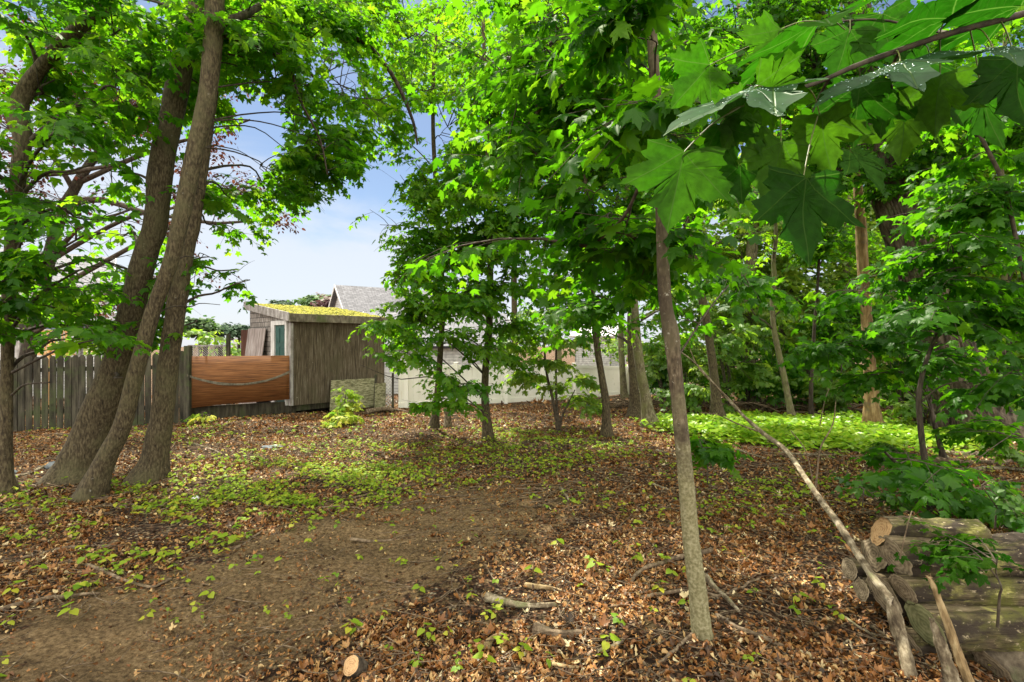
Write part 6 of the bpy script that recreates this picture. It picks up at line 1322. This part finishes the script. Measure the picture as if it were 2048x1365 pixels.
def merge(parts):
    off = 0; Vs, Fs, Ts, Us = [], [], [], []
    for V, Fc, Ti, U_ in parts: Vs.append(V); Fs.append(Fc+off); Ts.append(Ti); Us.append(U_); off += len(V)
    return np.concatenate(Vs), np.concatenate(Fs), np.concatenate(Ts), np.concatenate(Us)
def tint_f(x, y, m):
    """redder brown at the back and left, mixed tan and rust near by"""
    base = .43+.05*fog(np.stack([x, y, x*0+5], -1), 1.2); return base+rng.normal(0, .21, m)+(rng.random(m) < .06)*rng.uniform(.2, .5, m)-(y > 9)*.02
parts = [litter('l', 2600, 1.7, 4.6, (.028, .052), CURL_HI, tint_f, tilt=.3), litter('l', 70000, 1.7, 4.6, (.010, .036), CHIP+CURL[:1]+CHIP2, tint_f, tilt=.35), litter('l', 9000, 4.2, 8.5, (.025, .05), CURL, tint_f, tilt=.3), litter('l', 80000, 4.2, 8.5, (.015, .042), CHIP+CHIP2, tint_f, tilt=.3),
         litter('l', 90000, 8.0, 15, (.025, .06), CURL[:1]+CHIP+CHIP2, tint_f, fogs=(1.2, .7), tilt=.3), litter('l', 8000, 15, 26, (.08, .16), CURL, tint_f)]
V, Fc, Ti, U_ = merge(parts); props(link('leaf_litter', raw_mesh('leaf_litter', V, Fc, True, Ti, U_), M['litter']), 'brown and rust dead maple leaves covering the forest floor', 'leaf litter', kind='stuff')
parts = [litter('c', 34000, 1.7, 5, (.012, .038), CHIP, lambda x, y, m: rng.normal(.52, .22, m), .42, .008, .35), litter('c', 34000, 4.6, 9, (.02, .05), CHIP, lambda x, y, m: rng.normal(.52, .22, m), .35, .008, .35), litter('c', 26000, 9, 15, (.03, .07), CHIP, lambda x, y, m: rng.normal(.5, .2, m), .4, .008, .35)]
V, Fc, Ti, U_ = merge(parts); props(link('leaf_crumbs', raw_mesh('leaf_crumbs', V, Fc, True, Ti, U_), M['litter']), 'small crumbs of bark and broken leaves over the soil', 'debris', kind='stuff')
# fine twigs: too many to count
def twigs(n, ymin, ymax, L, r, K=5):
    x, y = scatter(n, ymin, ymax); sw = soil_w(x, y); k = rng.random(n) < 1-.72*sw; x, y = x[k], y[k]; m = len(x); a = rng.normal(.35, .9, m); ln = rng.uniform(L[0], L[1], m)*rng.uniform(.4, 1, m)
    t = np.linspace(-.5, .5, K)[None]; bend = rng.normal(0, .12, (m, 1)); xx = x[:, None]+np.cos(a)[:, None]*ln[:, None]*t-np.sin(a)[:, None]*ln[:, None]*bend*(t*t*4); yy = y[:, None]+np.sin(a)[:, None]*ln[:, None]*t+np.cos(a)[:, None]*ln[:, None]*bend*(t*t*4)
    yy = np.maximum(yy, .8)
    zz = ground_h(xx, yy)+rng.uniform(.004, .025, (m, 1))+t*rng.normal(0, .03, (m, 1)); return tubes_batch(np.stack([xx, yy, zz], -1), rng.uniform(r[0], r[1], (m, 1))*np.linspace(1, .5, K)[None], 5)
tp = [twigs(3000, 1.8, 5, (.05, .45), (.001, .004)), twigs(4000, 4.5, 10, (.1, .8), (.002, .008)), twigs(900, 9, 15, (.2, 1.0), (.004, .012))]
off = 0; Vs, Qs = [], []
for V, Q in tp: Vs.append(V); Qs.append(Q+off); off += len(V)
props(link('fine_twigs', raw_mesh('fine_twigs', np.concatenate(Vs), np.concatenate(Qs)), M['stick']), 'fine dead twigs strewn all over the forest floor', 'twigs', kind='stuff')

# ---------------------------------------------------------------- seedlings
def patch_w(x, y):
    px, py = pxy(x, y); px = px+rng.normal(0, 26, px.shape); py = py+rng.normal(0, 10, px.shape); w = np.full(px.shape, .07)
    for poly, v in (([(-300, 1000), (330, 960), (700, 880), (1000, 905), (1150, 870), (1290, 900), (1150, 945), (900, 985), (620, 1050), (420, 1110), (150, 1200), (-300, 1280)], .55), ([(430, 930), (900, 920), (950, 970), (600, 1020), (420, 1000)], 1.0), ([(960, 855), (1200, 880), (1150, 900), (1000, 900)], 1.0), ([(1340, 950), (1700, 960), (1650, 1100), (1420, 1080)], .30), ([(200, 860), (430, 840), (420, 880), (300, 900)], .2)):
        w = np.where(in_poly(px, py, poly), v, w)
    return w
def seedlings(n, ymin, ymax, size, hgt):
    x, y = scatter(n, ymin, ymax); w = patch_w(x, y)*np.clip(.48+.75*fog(np.stack([x, y, x*0+9], -1), .45), .02, 1); k = rng.random(n) < w; x, y = x[k], y[k]; m = len(x); out = []; st = []
    h = rng.uniform(hgt[0], hgt[1], m); base = np.stack([x, y, ground_h(x, y)], -1); lean = rng.normal(0, .25, (m, 2))*h[:, None]; top = base+np.concatenate([lean, h[:, None]], 1)
    a0 = rng.uniform(0, 6.28, m); ti = np.clip(rng.normal(.5, .22, m), 0, 1); s0 = rng.uniform(size[0], size[1], m)
    for q in range(4):
        a = a0+q*np.pi/2+rng.normal(0, .3, m); kk = rng.random(m) < (.98 if q < 2 else .5)
        d = np.stack([np.cos(a), np.sin(a), rng.uniform(-.6, .25, m)], -1); pos = top+d*(.25*s0)[:, None]-np.array([0, 0, 1.])*((q > 1)*h*.25)[:, None]
        out.append(blades(pos[kk], d[kk], (np.array([0, 0, 1.])+rng.normal(0, .3, (m, 3)))[kk], (s0*rng.uniform(.7, 1.1, m))[kk], np.clip(ti+rng.normal(0, .1, m), 0, 1)[kk], TPL['heart'] if q % 2 == 0 or True else 0))
    t = np.linspace(0, 1, 3)[None, :, None]; stv = tubes_batch(base[:, None]*(1-t)+top[:, None]*t, np.full((m, 3), .0012), 3)
    return out, stv
allp, st = [], []
for a in ((10000, 2.0, 4.8, (.018, .050), (.03, .08)), (24000, 4.6, 8, (.018, .046), (.03, .09)), (24000, 8, 12.5, (.025, .055), (.03, .09))):
    o_, s_ = seedlings(*a); allp += o_; st.append(s_)
V, Fc, Ti, U_ = merge(allp); props(link('seedling_carpet', raw_mesh('seedling_carpet', V, Fc, True, Ti, U_), M['seedling']), 'yellow green seedlings sprinkled over the brown litter', 'seedlings', kind='stuff')
off = 0; Vs, Qs = [], []
for V, Q in st: Vs.append(V); Qs.append(Q+off); off += len(V)
props(link('seedling_stems', raw_mesh('seedling_stems', np.concatenate(Vs), np.concatenate(Qs)), M['stalk']), 'thin stems of the yellow green seedlings', 'stems', kind='stuff')
# a few larger seedlings nearest the lens, each a thing
def seed_proto(kind):
    t = thing('seedling', (0, 0, 0), 'small pale green seedling with heart shaped leaves in the near leaf litter', 'seedling', 'larger seedlings in the near leaf litter')
    mb = MB(); mb.tube([(0, 0, -.02), (.004, 0, .04), (0, .003, .085)], [.0018, .0015, .001], 6); mb.build('stem', M['stalk'], t, smoothf=True)
    n = 2+kind; a = np.arange(n)*2*np.pi/n+.4; d = np.stack([np.cos(a), np.sin(a), np.full(n, -.25)], -1); pos = np.array([[0, 0, .085]]*n)+d*.012-np.array([[0, 0, .012*i] for i in range(n)])
    for i in range(n):
        V, Fc, Ti, U_ = blades(pos[i:i+1], d[i:i+1], np.array([[.1*i, .1, 1.]]), np.array([.062-.006*i]), np.array([.35+.2*i]), TPL['heart']); link('leaf', raw_mesh('leaf', V, Fc, True, Ti, U_), M['seedling'], t)
    return t
protos = [seed_proto(0), seed_proto(1), seed_proto(2)]
spots = [(1068, 1160, 'lone seedling at the edge of bare soil above the short pale split piece'), (944, 1202, 'seedling just left of the weathered split wood chunk'), (972, 1240, 'seedling below the left tip of the weathered split wood chunk'), (848, 1278, 'bright single seedling standing between cut stub and bright pale splinter'),
 (958, 1305, 'upper seedling of the pair left of the bright pale splinter'), (1042, 1315, 'seedling right of the bright pale splinter'), (968, 1342, 'lower seedling of the pair left of the bright pale splinter'), (836, 1190, 'seedling where bare soil meets litter, left of the weathered chunk'), (1180, 1130, 'farther of two seedlings midway between path and slim maple'),
 (1194, 1150, 'nearer of two seedlings midway between path and slim maple'), (1340, 1158, 'seedling left of the slim maple between curved and knobby branches'), (1322, 1190, 'seedling touching the knobby forked branch left of the slim maple'), (1375, 1222, 'seedling close against the slim maple trunk on its left'), (1215, 1300, 'seedling beside the pale rotten strip'),
 (30, 1190, 'broad leaved seedling by the long dark stick at the far left'), (75, 1150, 'seedling above the long dark stick at the far left'), (20, 1255, 'seedling below the long dark stick nearest the left edge'), (140, 1240, 'seedling at the lower border of litter left of the path'), (200, 1120, 'seedling beside the thick brown stick on the left'),
 (268, 1178, 'seedling below the thick brown stick on the left'), (150, 1075, 'seedling above the long thin stick between left maples and path'), (330, 1130, 'seedling right of the thick brown stick'), (455, 1090, 'seedling at the pale stick on the slope above bare soil'), (700, 1270, 'seedling in the litter above the freshly cut stub'),
 (1285, 1030, 'seedling in thin litter left of the slim maple at mid distance'), (1115, 1100, 'seedling alone on the bare soil of the worn path'), (1560, 1055, 'seedling left of the leaning dead pole'), (1470, 1030, 'seedling between slim maple and leaning dead pole'), (1600, 1210, 'seedling below the leaning dead pole among brown leaves'), (1640, 1180, 'seedling nearest the small leftmost log end')]
for i, (a, b_, lab_) in enumerate(spots):
    src = protos[i % 3]
    if i < 3: o = src
    else:
        o = src.copy(); COL.objects.link(o)
        for ch in src.children: c_ = ch.copy(); COL.objects.link(c_); c_.parent = o
    o['label'] = lab_
    o.location = G(a, b_); o.rotation_euler = (random.uniform(-.2, .2), random.uniform(-.2, .2), random.uniform(0, 6.28)); k_ = random.uniform(.65, 1.1); o.scale = (k_, k_, k_)

# ---------------------------------------------------------------- green ground cover patch
CP = [(1325, 842), (1420, 838), (1520, 836), (1650, 842), (1750, 846), (1850, 862), (1960, 880), (1940, 905), (1800, 905), (1650, 900), (1540, 890), (1440, 878), (1350, 868)]
n = 60000; y = rng.uniform(6.3, 11.5, n); x = rng.uniform(1.5, 8.5, n); px, py = pxy(x, y); k = in_poly(px+rng.normal(0, 26, n), py+rng.normal(0, 6, n), CP); x, y = x[k], y[k]; k = rng.random(len(x)) < np.clip(.75+.7*fog(np.stack([x, y, x*0+2], -1), .35), .05, 1); x, y = x[k][:24000], y[k][:24000]; m = len(x)
h = rng.uniform(.02, .17, m)*(.75+.35*fog(np.stack([x, y, x*0], -1), .6)); a = rng.uniform(0, 6.28, m)
d = np.stack([np.cos(a), np.sin(a), rng.uniform(-.3, .9, m)], -1); pos = np.stack([x, y, ground_h(x, y)+h], -1)
V, Fc, Ti, U_ = blades(pos, d, np.array([0, 0, 1.])+rng.normal(0, .35, (m, 3)), rng.uniform(.05, .13, m), np.clip(rng.normal(.5, .25, m), 0, 1), TPL['oval'])
props(link('ground_cover', raw_mesh('ground_cover', V, Fc, True, Ti, U_), M['cover']), 'bright green leafy ground cover in the sunlit patch', 'ground cover', kind='stuff')
# leafy shoots around the log stack
for lab, px, py, Z, rx, ry, lf, sz, la in (('low leafy shrub with small rounded leaves behind the topmost log', 1725, 975, 3.9, 70, 45, 'dark_leaf', .06, .8), ('leafy spray of rounded leaves over the far right fallen logs', 1990, 985, 3.4, 60, 35, 'dark_leaf', .055, .45),
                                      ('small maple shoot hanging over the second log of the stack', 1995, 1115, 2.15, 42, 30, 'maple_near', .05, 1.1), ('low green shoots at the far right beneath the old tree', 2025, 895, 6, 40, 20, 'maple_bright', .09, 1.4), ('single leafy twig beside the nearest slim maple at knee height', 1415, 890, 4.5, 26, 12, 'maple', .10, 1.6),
                                      ('low green leaves spreading at the foot of the thin dark sapling', 1810, 900, 5, 40, 25, 'dark_leaf', .07, .5)):
    x = (px-1024)/FPX*Z; g = Vector((x, Z, float(ground_h(x, Z)))); t = thing('young_shrub', g, lab, 'shrub')
    c = Crown(leaf=sz, lod='heart' if 'rounded' in lab else 'hi', droop=.5, spray=(.12, .3), nodes=5, clump=1, clump_thr=-2, gaps=False, tint=(.5, .25), nper=6, twig_r=.0018, pet=.02)
    c.blob(np.array([[x, Z, g.z+k*.06] for k in range(6)]), px, py, Z, rx, ry, lai=la*(.11/sz)**1.0, limb_r=.006, rz=.25); c.build(t, M[lf], M['twig'], 'foliage', 'stems')
# dry grass and weeds by the fence
print('leaves', TOTAL[0], 'polys', sum(len(o.data.polygons) for o in bpy.data.objects if o.type == 'MESH'))
